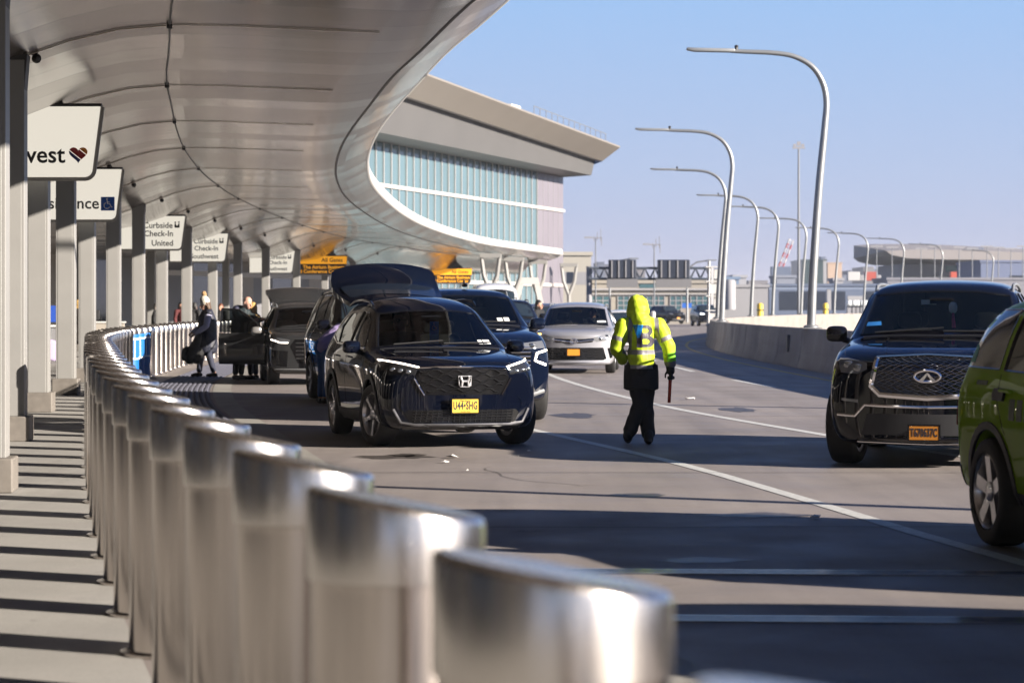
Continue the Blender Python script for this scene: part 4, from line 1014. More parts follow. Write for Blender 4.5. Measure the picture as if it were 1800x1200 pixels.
T_WS = [(-.735, 1.135), (-.36, 1.165), (0, 1.175), (.36, 1.165), (.735, 1.135), (.61, 1.52), (.32, 1.555), (0, 1.565), (-.32, 1.555), (-.61, 1.52)]
T_FD = [(-.62, 1.14), (.28, 1.15), (.28, 1.545), (.02, 1.535), (-.25, 1.42)]
T_RD = [(.36, 1.15), (1.12, 1.16), (1.12, 1.545), (.36, 1.55)]
T_Q = [(1.20, 1.17), (1.82, 1.18), (1.74, 1.50), (1.20, 1.54)]
class Car:
    def __init__(s, label, cat, W, ys, zs, P, loc, rz, axles, r, tw=.24, style='five', kg=1.0, bow=.2, open_cab=True, group=None, name='suv_car', steer=0, dark=False, sidewin=True, clad=True, door_hole=False, track=None, rail=True, tail=False, quarter=True):
        s.W = W; k = s.k = W / .93; s.ys = ys; s.zs = zs; s.kg = kg
        my, mz, mx = s.my, s.mz, s.mx
        stt = [(my(t[0]), [(mx(x, z), mz(z)) for x, z in t[1:-1]], mz(t[-1])) for t in TST]
        S = s.S = Shell(stt, bow_f=bow, bow_r=.10, W=W)
        ws = s.ws = [(mx(x, z), mz(z)) for x, z in T_WS]
        F = lambda P_: [(my(a), mz(b)) for a, b in P_]
        fd, rd, qd = F(T_FD), F(T_RD), F(T_Q)
        cab = None; wins = []
        if open_cab:
            cab = [[V(sx * W * .8, y, mz(.52)) for sx, y in ((-1, my(-.62)), (1, my(-.62)), (1, my(1.7)), (-1, my(1.7)))], [V(sx * W * .82, y, mz(1.08)) for sx, y in ((-1, my(-.78)), (1, my(-.78)), (1, my(1.85)), (-1, my(1.85)))],
                   [V(sx * mx(.60, 1.555), y, mz(1.565)) for sx, y in ((-1, my(-.02)), (1, my(-.02)), (1, my(1.60)), (-1, my(1.60)))]]
            wins = [(ws, 'f')] + [(p, a) for p in (fd, rd) for a in 'lr']
            if door_hole: wins.append(([(my(-.74), mz(.36)), (my(.32), mz(.36)), (my(.32), mz(1.1)), (my(-.72), mz(1.1))], 'l'))
        ar = r + .055
        body = S.finish([(y, r, ar) for y in axles], cab, wins)
        body.materials.append(P); body.materials.append(P)
        c = s.o = thing(name, label, cat, (0, 0, 0), 0, group)
        s.body = link('body', body, c)
        S.patch(ws, 'f', .001 if open_cab else .004, .006, .12).build('windscreen', G_wind if open_cab else M_glassd, c)
        S.line(ws, 'f', .016, .0, closed=True, flat=(1, .5)).build('windscreen_seal', M_gloss, c)
        gm = G_side if open_cab else M_glassd
        for ax in 'lr':
            if not (door_hole and ax == 'l'):
                S.patch(fd, ax, -.002 if open_cab else .004, .006, .12).build('door_window', gm, c)
                S.line(fd, ax, .012, .0, closed=True, flat=(1, .6)).build('window_trim', M_gloss, c)
            S.patch(rd, ax, -.002 if open_cab else .004, .006, .12).build('door_window', gm, c)
            S.line(rd, ax, .012, .0, closed=True, flat=(1, .6)).build('window_trim', M_gloss, c)
            if quarter: S.patch(qd, ax, .003, .004, .10).build('quarter_window', M_glassd, c); S.line(qd, ax, .010, .0, closed=True, flat=(1, .6)).build('window_trim', M_gloss, c)
            if clad:
                for yy in axles: S.patch(ring_poly(yy, r, ar - .002, ar + .05, -8, 188), ax, .012, .01, .06).build('arch_cladding', M_clad if clad == 1 else P, c)
                S.patch([(axles[0] + ar + .06, mz(.20)), (axles[1] - ar - .06, mz(.20)), (axles[1] - ar - .06, mz(.33)), (axles[0] + ar + .06, mz(.33))], ax, .012, .01, .08).build('sill_cladding', M_clad, c)
            for d in ([(-.86, .42), (-.84, .8), (-.70, 1.1)], [(.32, .42), (.32, 1.12)], [(1.0, .70), (1.14, .92), (1.16, 1.13)]): S.line(F(d), ax, .005, -.002).build('door_seam', M_gloss, c)
            for yy in (.12, .98): S.line([(my(yy) - .1, mz(1.0)), (my(yy) + .1, mz(1.005))], ax, .017, .018, flat=(1, .7)).build('door_handle', P, c)
            S.line(F([(-.9, .86), (0, .90), (1.0, .92), (1.9, .93)]), ax, .012, -.0105).build('shoulder_crease', P, c)
            sx = -1 if ax == 'l' else 1
            if rail:
                pts = []
                for q, dz in ((.02, -.02), (.10, .045), (.35, .055), (.7, .055), (1.1, .055), (1.5, .05), (1.68, -.02)):
                    l, n = S.hit(sx * mx(.625, 1.6), my(q), 't'); pts.append(l + V(0, 0, dz))
                MB().tube(pts, .018, 8).build('roof_rail', M_galv if rail == 1 else M_gloss, c)
            if tail:
                S.patch([(a * sx, b) for a, b in ((W * .70, mz(1.02)), (W * .92, mz(1.0)), (W * .93, mz(.72)), (W * .78, mz(.72)))][::sx], 'b', .01, .02, .05).build('tail_lamp', M_red, c)
        S.line([(-W * .76, my(-.98)), (0, my(-1.055)), (W * .76, my(-.98))], 't', .018, .0, flat=(1, .5)).build('cowl', M_clad, c)
        for sg in (-1, 1): S.line([(sg * W * .62, my(-2.1)), (sg * W * .70, my(-1.6)), (sg * W * .74, my(-1.05))], 't', .014, -.0115).build('hood_crease', P, c)
        for sg in (-1, 1):
            S.line([(sg * W * .82, my(-2.1)), (sg * W * .86, my(-1.7)), (sg * W * .875, my(-1.1))], 't', .0045, -.001).build('hood_gap', M_gloss, c)
            S.line(F([(-2.02, .88), (-1.93, .72), (-1.88, .54)]), 'l' if sg < 0 else 'r', .0045, -.001).build('bumper_gap', M_gloss, c)
        for a, b in (((-.6, -.93), (.05, -.90)), ((.05, -.95), (.66, -.90))):
            if open_cab: MB().tube([S.hit(a[0] * k, my(a[1]), 't')[0] + V(0, -.01, .02), S.hit(b[0] * k, my(b[1]), 't')[0] + V(0, 0, .03)], .009, 6).build('wiper', M_clad, c)
        MB().box((0, 0, mz(.25)), (W * 1.4, ys[4] - ys[0] - .7, .06)).build('underbody', M_under, c, smooth=None)
        if open_cab:
            MB().sell((0, my(-.72), mz(1.02)), (W * .77, .26, .10), .4).build('dashboard', M_int, c)
            hx = W * .40; MB().tube([V(hx + .18 * math.cos(t), my(-.72) + .32 + .06 * math.sin(t), mz(1.02) + .02 + .17 * math.sin(t)) for t in [2 * PI * q / 20 for q in range(21)]], .015, 6).build('steering_wheel', M_int, c)
            seats(c, my(.22), my(1.0), mz(.62), (-W * .41, W * .41))
            MB().box((0, my(-.36), mz(1.47)), (.25, .03, .07)).build('rear_mirror', M_gloss, c, smooth=None, bevel=.01)
        mirrors(c, S, my(-.62), mz(1.14), .22, .17, P, W + .07)
        add_wheels(c, axles[0], axles[1], track or W - .135, r, tw, style, steer, dark)
        c.location = loc; c.rotation_euler.z = rz
    def my(s, y): return pw(TY, s.ys, y)
    def mz(s, z): return pw(TZ, s.zs, z)
    def mx(s, x, z):
        t = min(1, max(0, (z - 1.1) / .4)); return x * s.k * lerp(1, s.kg, t)
    def patch(s, name, pts, m, ax='f', off=.006, step=.05, mir=True, parent=None, thick=.02, label=None):
        for sg in ((-1, 1) if mir else (1,)):
            q = [(x * sg, z) for x, z in pts]; q = q if sg > 0 else q[::-1]
            o = s.S.patch(q, ax, off, thick, step).build(name, m, parent or s.o, label)
        return o
    def line(s, name, pts, m, ax='f', r=.01, off=.006, mir=True, closed=False, flat=None, parent=None):
        for sg in ((-1, 1) if mir else (1,)):
            o = s.S.line([(x * sg, z) for x, z in pts], ax, r, off, closed=closed, flat=flat).build(name, m, parent or s.o)
        return o
    def headlight(s, pts, drl=None, mods=(), lens=None):
        for sg in (-1, 1):
            q = [(x * sg, z) for x, z in pts]; q = q if sg > 0 else q[::-1]
            h = s.S.patch(q, 'f', .008, .02, .05).build('headlight', lens or M_lens, s.o)
            if drl: s.S.line([(x * sg, z) for x, z in drl], 'f', .011, .014).build('running_light', M_drl, h)
            for x, z in mods:
                l, n = s.S.hit(sg * x, z, 'f'); MB().sell(l + n * .006, (.05, .014, .038), .8, 16, 10).build('lamp_bowl', M_lampb, h)
M_lens = mat('headlight lens', (.20, .21, .23), .06, .5, spec=.9)

# ---- black full-size SUV with chrome grille
P_blk = paint('black paint gloss', (.003, .0032, .006), .45, 0)
c = Car('large black suv with a chrome framed mesh grille and orange plate', 'car', 1.015, [-2.67, -1.22, -.32, 2.15, 2.68], [.22, 1.06, 1.33, 1.91], P_blk, (4.72, 26.3, 0), R(-14), (-1.70, 1.375), .405, .28, 'six', kg=1.06, bow=.26, clad=2, steer=R(-8))
GR = [(-.50, 1.10), (0, 1.125), (.50, 1.10), (.56, .82), (.47, .735), (0, .705), (-.47, .735), (-.56, .82)]
g = c.patch('grille', GR, M_gloss, mir=False, off=.004)
mb = MB()
def in_poly(P, x, z):
    cc = False
    for (ax_, az), (bx, bz) in zip(P, P[1:] + P[:1]):
        if (az > z) != (bz > z) and x < (bx - ax_) * (z - az) / (bz - az) + ax_: cc = not cc
    return cc
for fam in (1, -1):
    for i in range(-24, 25):
        run = []
        for q in range(61):
            x = -.56 + 1.12 * q / 60; z = .92 + fam * (x * .42) + i * .036 + .008 * math.sin(x * 38 + i * PI)
            if in_poly(GR, x, z): run.append(c.S.hit(x, z, 'f')[0] + V(0, -.012, 0))
            else:
                if len(run) > 1: mb.tube(run[::2] + [run[-1]], .0042, 4)
                run = []
        if len(run) > 1: mb.tube(run[::2] + [run[-1]], .0042, 4)
mb.build('grille_mesh', mat('grille mesh chrome', (.25, .25, .27), .2, 1.0), g)
c.line('grille_frame', GR, M_chr, r=.026, off=.008, mir=False, closed=True, flat=(1.2, .7))
y = c.S.hit(0, .92, 'f')[0].y - .03; e = MB()
e.tube([(.125 * math.cos(t), y, .925 + .058 * math.sin(t)) for t in [2 * PI * k / 32 for k in range(33)] if abs(math.sin(t) + 1) > .06], .011, 6, flat=(1, 1.3))
e.add([(-.045, y - .01, .868), (-.085, y - .01, .878), (-.004, y - .012, .958), (0.0, y - .012, .935), (.045, y - .01, .868), (.085, y - .01, .878), (.004, y - .012, .958)], [(0, 1, 2, 3), (4, 3, 6, 5), (3, 2, 6)])
e.build('emblem', M_chr, c.o, fix=True)
c.headlight([(.60, .985), (.60, 1.045), (.88, 1.12), (.905, 1.06), (.86, .95), (.70, .94)], mods=[(.79, 1.03), (.69, 1.0)])
c.patch('fog_lamp', [(.69, .655), (.86, .675), (.86, .70), (.69, .685)], M_lampb)
c.line('bumper_chrome', [(.90, .535), (.72, .525), (.62, .635), (.40, .625), (0, .618)], M_chr, r=.014, off=.008)
c.patch('lower_grille', [(-.60, .55), (.60, .55), (.66, .34), (-.66, .34)], M_clad, mir=False)
c.line('lower_lip_chrome', [(-.70, .275), (0, .255), (.70, .275)], M_chr, r=.008, mir=False)
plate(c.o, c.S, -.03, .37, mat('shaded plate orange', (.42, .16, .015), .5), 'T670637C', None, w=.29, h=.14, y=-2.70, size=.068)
c.line('hood_bulge', [(.42, -2.45), (.47, -1.9), (.5, -1.3)], P_blk, ax='t', r=.02, off=-.012)
MB().box((-.14, c.my(-.30), c.mz(1.455)), (.16, .004, .05)).build('mirror_tag', M_wht, c.o, smooth=None)
q = MB(); q.sell((.12, c.my(-.40), c.mz(1.40)), (.045, .02, .06), .8); q.build('hanging_charm', M_wht, c.o)
q = MB(); q.tube([(.12, c.my(-.40), c.mz(1.36)), (.13, c.my(-.40), c.mz(1.20))], [.012, .022], 8); q.build('pink_tassel', mat('pink tassel', (.65, .02, .16), .6), c.o)
c.patch('windscreen_sticker', [(-.76, 1.40), (-.60, 1.41), (-.61, 1.45), (-.75, 1.44)], M_curt, mir=False, off=.004, thick=.001)
SUVB = c

# ---- dark blue full-size SUV behind the crossover
P_dbl = paint('dark blue paint', (.0028, .0055, .016), .45, 0)
c = Car('dark blue suv with a bright bracket running light, half hidden behind the navy crossover', 'car', 1.03, [-2.67, -1.15, -.25, 2.2, 2.68], [.27, 1.12, 1.37, 1.90], P_dbl, (-.84, 36.0, 0), R(9), (-1.72, 1.35), .41, .28, 'six', kg=1.07, bow=.22, clad=2)
c.headlight([(.58, 1.02), (.58, 1.10), (.90, 1.13), (.93, 1.03)], mods=[(.72, 1.065)])
c.line('running_light', [(.94, 1.0), (.80, .965), (.77, .86), (.93, .80)], M_drl, r=.016, off=.012)
g = c.patch('grille', [(-.56, 1.10), (.56, 1.10), (.72, .98), (.70, .76), (-.70, .76), (-.72, .98)], M_gloss, mir=False)
for z in (.80, .86, .92, .98, 1.04): c.line('grille_bar', [(-.70, z), (.70, z)], M_chr, r=.011, off=.012, mir=False, parent=g)
c.patch('lower_grille', [(-.7, .62), (.7, .62), (.78, .42), (-.78, .42)], M_clad, mir=False)
c.line('bumper_trim', [(-.9, .44), (-.7, .38), (.7, .38), (.9, .44)], M_galv, r=.03, mir=False)
q = MB(); q.sell((.15, .1, 1.93), (.04, .14, .03), .8); q.sell((.15, .18, 1.96), (.015, .05, .05), .8); q.build('roof_antenna', M_gloss, c.o)
for u, v in ((.62, 1.42), (.52, 1.415)): c.patch('windscreen_sticker', [(u - .04, v - .03), (u + .04, v - .03), (u + .03, v + .03), (u - .05, v + .03)], M_wht, mir=False, off=.004, thick=.001)

# ---- black SUV queued at the kerb behind the crossover
c = Car('black suv at the kerb, its mirror-like flank showing left of the navy crossover', 'car', 1.0, [-2.25, -.9, -.05, 1.95, 2.35], [.27, 1.08, 1.32, 1.98], P_blk, (-2.28, 41.5, 0), R(14), (-1.40, 1.35), .39, .26, 'star', kg=1.07, bow=.2, open_cab=False, clad=2, dark=True)
c.headlight([(.58, .98), (.58, 1.05), (.88, 1.09), (.91, .99)])
c.patch('grille', [(-.5, 1.05), (.5, 1.05), (.56, .72), (-.56, .72)], M_gloss, mir=False)

# ---- grey SUV with open door and hatch
P_gry = paint('mid grey paint', (.034, .035, .037), .4, .2)
c = Car('grey suv at the kerb with its front door swung open and hatch raised', 'car', .93, [-2.28, -1.0, -.05, 1.9, 2.32], [.22, .97, 1.18, 1.72], P_gry, (-4.40, 51.8, 0), R(9), (-1.36, 1.32), .36, .235, 'star', kg=1.02, bow=.22, door_hole=True)
c.headlight([(.52, .86), (.50, .93), (.84, 1.0), (.88, .92), (.66, .84)], drl=[(.86, .93), (.70, .875), (.54, .872)])
g = c.patch('grille', [(-.40, .94), (.40, .94), (.50, .80), (.34, .46), (-.34, .46), (-.50, .80)], M_gloss, mir=False)
for z in (.55, .63, .71, .79, .87): c.line('grille_bar', [(-.38, z), (.38, z)], mat('satin bar', (.2, .2, .21), .3, .8), r=.007, off=.01, mir=False, parent=g)
c.patch('air_intake', [(.54, .70), (.86, .72), (.88, .42), (.56, .38)], M_gloss)
c.line('bumper_trim', [(-.8, .33), (.8, .33)], M_galv, r=.012, mir=False)
plate(c.o, c.S, 0, .50, M_plateY, None, y=-2.32)
hm = MB(); R_ = []
for (y, z, w_) in ((1.72, 1.69, .60), (1.95, 1.80, .66), (2.30, 1.93, .72), (2.50, 1.98, .74), (2.66, 1.99, .72), (2.78, 1.93, .70)):
    ring = [V(x, y, z + .06 * (1 - (abs(x) / w_)**2.5)) for x in [-w_ + 2 * w_ * k / 12 for k in range(13)]]
    R_.append(ring + [p + V(0, .03, -.07) for p in reversed(ring)])
hm.loft(R_); hg = hm.build('tailgate', P_gry, c.o, smooth=50)
q = MB(); q.add([(-.66, 2.70, 1.93), (.66, 2.70, 1.93), (.58, 2.05, 1.74), (-.58, 2.05, 1.74)], [(0, 1, 2, 3)]); q.build('tailgate_lining', M_clad, hg, fix=True)
for sg in (-1, 1): MB().tube([(sg * .62, 1.95, 1.45), (sg * .66, 2.4, 1.86)], .014, 6).build('gas_strut', M_gloss, hg)
# the open door, hinged on its front edge
hy, hx_ = c.my(-.73), -.925
def door_pt(u, z, d): # u metres behind the hinge, d outward
    a = R(66); yy = u * math.cos(a); xx = -u * math.sin(a)
    return V(hx_ + xx - d * math.cos(a), hy + yy - d * math.sin(a), z)
dm = MB(); L = []
for z, d in ((.40, .0), (.46, .035), (.62, .05), (.80, .055), (.96, .045), (1.06, .0)):
    L.append([door_pt(u, z, d * (1 - .15 * abs(u - .5))) for u in [1.04 * k / 10 for k in range(11)]] + [door_pt(u, z, -.10) for u in [1.04 * k / 10 for k in reversed(range(11))]])
dm.loft(L); D = dm.build('open_door', P_gry, c.o, label='front door swung open', smooth=50)
fr_ = MB(); fr_.tube([door_pt(.0, 1.07, -.04), door_pt(.32, 1.36, -.06), door_pt(.62, 1.54, -.07), door_pt(1.0, 1.57, -.08), door_pt(1.03, 1.07, -.05)], .026, 8); fr_.build('window_frame', M_gloss, D)
q = MB(); q.add([door_pt(.05, 1.07, -.05), door_pt(.32, 1.35, -.065), door_pt(.62, 1.53, -.075), door_pt(1.0, 1.56, -.085), door_pt(1.03, 1.07, -.055)], [(0, 1, 2, 3, 4)]); q.build('window_glass', G_side, D, smooth=None, fix=False)
MB().tube([door_pt(.78, .95, .07), door_pt(.98, .955, .07)], .016, 8).build('handle', P_gry, D)
MB().sell(door_pt(.14, 1.12, .14), (.11, .07, .075), .6).build('door_mirror', mat('mirror cap silver', (.35, .34, .33), .3, .6), D)
o_ = [ch for ch in c.o.children if ch.name.startswith('wing_mirror') and ch.data.vertices[0].co.x < 0]
for q in o_:
    for k in list(q.children): bpy.data.objects.remove(k)
    bpy.data.objects.remove(q)
GREY = c

# ---- silver minivan coming on in the middle lane
P_slv = paint('silver paint', (.40, .40, .43), .35, .5)
c = Car('silver minivan with an amber lit corner lamp, left of the traffic agent', 'minivan', .99, [-2.52, -1.62, -.42, 2.15, 2.56], [.20, .93, 1.16, 1.74], P_slv, (1.66, 60.6, 0), R(-4), (-1.55, 1.48), .35, .235, 'ten', kg=1.04, bow=.32, clad=False, rail=1)
c.headlight([(.46, .82), (.50, .88), (.88, 1.0), (.90, .90), (.78, .80), (.56, .77)], mods=[(.62, .84), (.78, .90)], lens=mat('bright lens', (.45, .46, .48), .1, .6))
g = c.patch('upper_grille', [(-.52, .86), (-.2, .84), (0, .835), (.2, .84), (.52, .86), (.44, .76), (.10, .73), (-.10, .73), (-.44, .76)], M_gloss, mir=False)
c.line('grille_bar', [(-.48, .82), (-.12, .775), (0, .77), (.12, .775), (.48, .82)], M_chr, r=.016, off=.012, mir=False, parent=g)
e = MB(); y = c.S.hit(0, .78, 'f')[0].y - .03
e.tube([(.085 * math.cos(t), y, .785 + .06 * math.sin(t)) for t in [2 * PI * k / 24 for k in range(25)]], .010, 6); e.tube([(.038 * math.cos(t), y, .785 + .056 * math.sin(t)) for t in [2 * PI * k / 20 for k in range(21)]], .008, 6); e.tube([(.055 * math.cos(t), y, .81 + .02 * math.sin(t)) for t in [2 * PI * k / 20 for k in range(21)]], .008, 6)
e.build('emblem', M_chr, c.o)
lg = c.patch('lower_grille', [(-.70, .63), (.70, .63), (.78, .36), (.70, .33), (-.70, .33), (-.78, .36)], M_gloss, mir=False)
for z in (.38, .43, .48, .53, .58): c.line('grille_slat', [(-.72, z), (.72, z)], M_clad, r=.008, off=.01, mir=False, parent=lg)
c.patch('fog_bezel', [(.80, .62), (.90, .64), (.92, .40), (.86, .36)], M_gloss)
c.line('bumper_lip', [(-.85, .27), (0, .25), (.85, .27)], P_slv, r=.03, mir=False)
plate(c.o, c.S, 0, .52, M_plateO, None, y=-2.56)
l, n = c.S.hit(-.84, .93, 'f'); MB().sell(l + n * .01, (.05, .03, .045), .9).build('corner_lamp', M_amber, c.o, label='lit amber corner lamp')
c.patch('windscreen_sticker', [(.52, 1.23), (.74, 1.23), (.72, 1.27), (.52, 1.27)], M_wht, mir=False, off=.004, thick=.001)
VAN = c

# ---- apple-green SUV at the right edge
P_grn = paint('apple green paint', (.36, .58, .018), .4, 0, coat=.3)
c = Car('apple green suv with a black door handle, cut off by the right edge', 'car', .905, [-2.22, -.95, -.1, 1.93, 2.22], [.26, .98, 1.17, 1.72], P_grn, (4.27, 15.05, 0), R(8), (-1.30, 1.31), .365, .245, 'five', kg=1.08, bow=.2, clad=1, tail=True, quarter=False, track=.80, rail=False)
c.headlight([(.52, .78), (.52, .93), (.84, .95), (.86, .80)], mods=[(.62, .86), (.76, .87)])
g = c.patch('grille', [(-.48, .94), (.48, .94), (.48, .74), (-.48, .74)], M_gloss, mir=False)
for z in (.80, .84, .88): c.line('grille_bar', [(-.46, z), (.46, z)], M_chr, r=.010, off=.01, mir=False, parent=g)
c.patch('front_bumper', [(-.84, .62), (.84, .62), (.84, .34), (-.84, .34)], M_clad, mir=False); c.patch('fog_lamp', [(.58, .50), (.70, .50), (.70, .42), (.58, .42)], M_lampb, off=.012)
plate(c.o, c.S, 0, .55, M_plateO, None, y=-2.26)
S = c.S; F = lambda P_: [(c.my(a), c.mz(b)) for a, b in P_]
for ax in 'lr':
    QW = F([(1.22, 1.165), (2.02, 1.17), (1.93, 1.42), (1.80, 1.555), (1.22, 1.56)])
    S.patch(QW, ax, .003, .004, .10).build('quarter_window', M_glassd, c.o); S.line(QW, ax, .010, .0, closed=True, flat=(1, .6)).build('window_trim', M_gloss, c.o)
    S.patch([(1.02, .98), (1.20, .98), (1.22, 1.02), (1.20, 1.06), (1.02, 1.06), (1.0, 1.02)], ax, .02, .01, .04).build('black_handle', M_clad, c.o)
    S.patch(F([(2.06, .72), (2.26, .70), (2.25, 1.08), (2.14, 1.09)]), ax, .012, .01, .05).build('tail_lamp_side', M_red, c.o)
    for k, yy in enumerate((.86, .72, .58, .44)):                         # stencilled dark lettering blocks on the door
        S.patch([(yy - .05, .86), (yy + .05, .86), (yy + .05, 1.0), (yy - .05, 1.0)], ax, .003, .001, .05).build('door_lettering', mat('faded stencil', (.03, .05, .006), .5), c.o)
    S.patch([(1.40, 1.075), (1.62, 1.075), (1.62, 1.105), (1.40, 1.105)], ax, .003, .001, .05).build('quarter_lettering', mat('faded stencil', (.03, .05, .006), .5), c.o)
    S.patch([(1.92, 1.22), (1.80, 1.22), (1.82, 1.32), (1.90, 1.34)], ax, .006, .001, .05).build('window_sticker', mat('green sticker', (.05, .35, .22), .5), c.o)
    S.patch([(1.98, .50), (2.16, .50), (2.16, .30), (1.98, .30)], ax, .008, .01, .06).build('bumper_corner', M_clad, c.o)

# ---- background traffic
P_dk = paint('near black paint', (.006, .007, .010), .4, 0); P_wht = paint('white paint', (.60, .60, .62), .4, 0); P_lav = paint('grey blue paint', (.10, .11, .15), .35, .4)
def simple(label, P, loc, rz, zs=(.24, 1.02, 1.25, 1.78), W=.95, ys=(-2.4, -1.05, -.2, 2.0, 2.42), lens=None, plate_m=None, name='suv_car', cat='car'):
    c = Car(label, cat, W, list(ys), list(zs), P, loc, rz, (ys[0] + .92, ys[4] - 1.0), .37, .24, 'five', kg=1.05, bow=.2, open_cab=False, clad=2, name=name, quarter=False)
    hf = zs[1]
    c.headlight([(.52, hf - .12), (.52, hf - .03), (.84, hf + .03), (.88, hf - .1)], lens=lens)
    c.patch('grille', [(-.48, hf - .03), (.48, hf - .03), (.50, hf - .32), (-.50, hf - .32)], M_gloss, mir=False)
    c.line('grille_bar', [(-.46, hf - .17), (.46, hf - .17)], M_chr, r=.018, mir=False)
    c.patch('lower_grille', [(-.6, .52), (.6, .52), (.66, .34), (-.66, .34)], M_clad, mir=False)
    if plate_m: plate(c.o, c.S, 0, .56, plate_m, None, y=ys[0] - .03)
    return c
brt = mat('lit headlight', (.8, .85, .9), .1, emit=((.9, .95, 1), 1.6))
simple('far dark suv angled across the road, its yellow plate showing, right of the yellow hood', P_dk, (gx(1172, 236), 236, 0), R(24), plate_m=M_plateO)
simple('far dark blue pickup fronted suv with bright headlights beside the lamp base', P_dbl, (gx(1240, 208), 208, 0), R(6), lens=brt, zs=(.3, 1.10, 1.35, 1.85), W=1.0)
simple('grey blue car tucked behind the left side of the silver minivan', P_lav, (1.05, 74.5, 0), R(-2), zs=(.22, .95, 1.18, 1.74))
simple('white car just peeking out behind the right side of the silver minivan', P_wht, (4.05, 88, 0), R(-6), zs=(.2, .86, 1.05, 1.52))
simple('dark suv between the dark blue suv and the silver minivan', P_dk, (-.25, 66, 0), R(4), zs=(.3, 1.12, 1.36, 1.84), W=.98)
simple('black suv near the camera outside the right edge, casting the front shadow', P_blk, (6.2, 8.6, 0), R(3), zs=(.27, 1.08, 1.32, 1.92), W=1.0)
# white shuttle van
c = Car('white high roof shuttle van behind the raised hatch and dark blue suv', 'van', 1.02, [-2.8, -1.9, -1.0, 2.75, 2.95], [.25, 1.05, 1.35, 2.55], P_wht, (gx(868, 92), 92, 0), R(4), (-1.85, 1.7), .37, .24, 'five', kg=1.12, bow=.2, open_cab=False, clad=False, name='shuttle_van', rail=False, quarter=False)
c.headlight([(.6, .92), (.6, 1.04), (.88, 1.08), (.9, .94)]); c.patch('grille', [(-.5, 1.0), (.5, 1.0), (.52, .78), (-.52, .78)], M_gloss, mir=False)
# ================================================================== far side of the airport
ZB = -7.0
def block(name, label, cat, px0, px1, pyt, Y, depth, m, zb=ZB, cap=None):
    x0, x1, zt = gx(px0, Y), gx(px1, Y), gz(pyt, Y)
    o = thing(name, label, cat, ((x0 + x1) / 2, Y, zb), 0)
    w_ = x1 - x0; h = zt - zb
    MB().box((0, depth / 2, h / 2), (w_, depth, h)).build('walls', m, o, smooth=None)
    MB().box((0, depth / 2, h + .25), (w_ + .5, depth + .5, .5)).build('roof_edge', cap or m, o, smooth=None)
    o['sz'] = (w_, h)
    return o, w_, h
def panel(o, name, px0, px1, py0, py1, Y, m, d=.06, off=.03, grid=None, gm=None):
    x0, x1, z0, z1 = gx(px0, Y) - o.location.x, gx(px1, Y) - o.location.x, gz(py1, Y) - o.location.z, gz(py0, Y) - o.location.z
    q = MB().box(((x0 + x1) / 2, -off, (z0 + z1) / 2), (x1 - x0, d, z1 - z0)).build(name, m, o, smooth=None)
    if grid:
        g = MB()
        for k in range(grid[0] + 1): g.box((lerp(x0, x1, k / grid[0]), -off - .06, (z0 + z1) / 2), (.12, .08, z1 - z0))
        for k in range(grid[1] + 1): g.box(((x0 + x1) / 2, -off - .062, lerp(z0, z1, k / grid[1])), (x1 - x0, .07, .12))
        g.build('mullions', gm or M_white, q, smooth=None)
    return q
M_bei = mat('beige concrete', (.28, .26, .23), .8, noise=(.2, .08)); M_tg = mat('teal far glazing', (.05, .11, .13), .12, spec=.8); M_bl = mat('blue grey cladding', (.10, .13, .20), .6)
M_navy = mat('dark navy glazing', (.02, .027, .045), .3); M_gr = mat('far grey', (.26, .26, .28), .7); M_lg = mat('far pale grey', (.30, .30, .32), .7)
# beige terminal wing with teal windows across the end of the road
o, w_, h = block('airport_wing', 'long beige low building with teal windows across the far end of the road', 'building', 1000, 1262, 498, 345, 30, M_bei)
for a, b in ((1034, 1073), (1086, 1168), (1178, 1208), (1214, 1246)): panel(o, 'window', a, b, 520, 545, 345, M_tg, grid=(max(2, (b - a) // 10), 3), gm=M_gr)
panel(o, 'upper_window', 1124, 1152, 498.5, 506, 345, M_tg); panel(o, 'ledge', 1000, 1262, 507, 510, 345, M_lg, .5, .25); panel(o, 'ledge', 1000, 1262, 516, 518, 345, M_lg, .4, .2)
o, w_, h = block('airport_block', 'pale windowless upper block behind the right end of the glass terminal', 'building', 984, 1039, 449, 330, 25, mat('cream wall', (.36, .34, .30), .8))
panel(o, 'window', 996, 1008, 478, 498, 330, M_navy); panel(o, 'dark_base', 985, 1039, 478, 500, 330, M_gr, .04, .02)
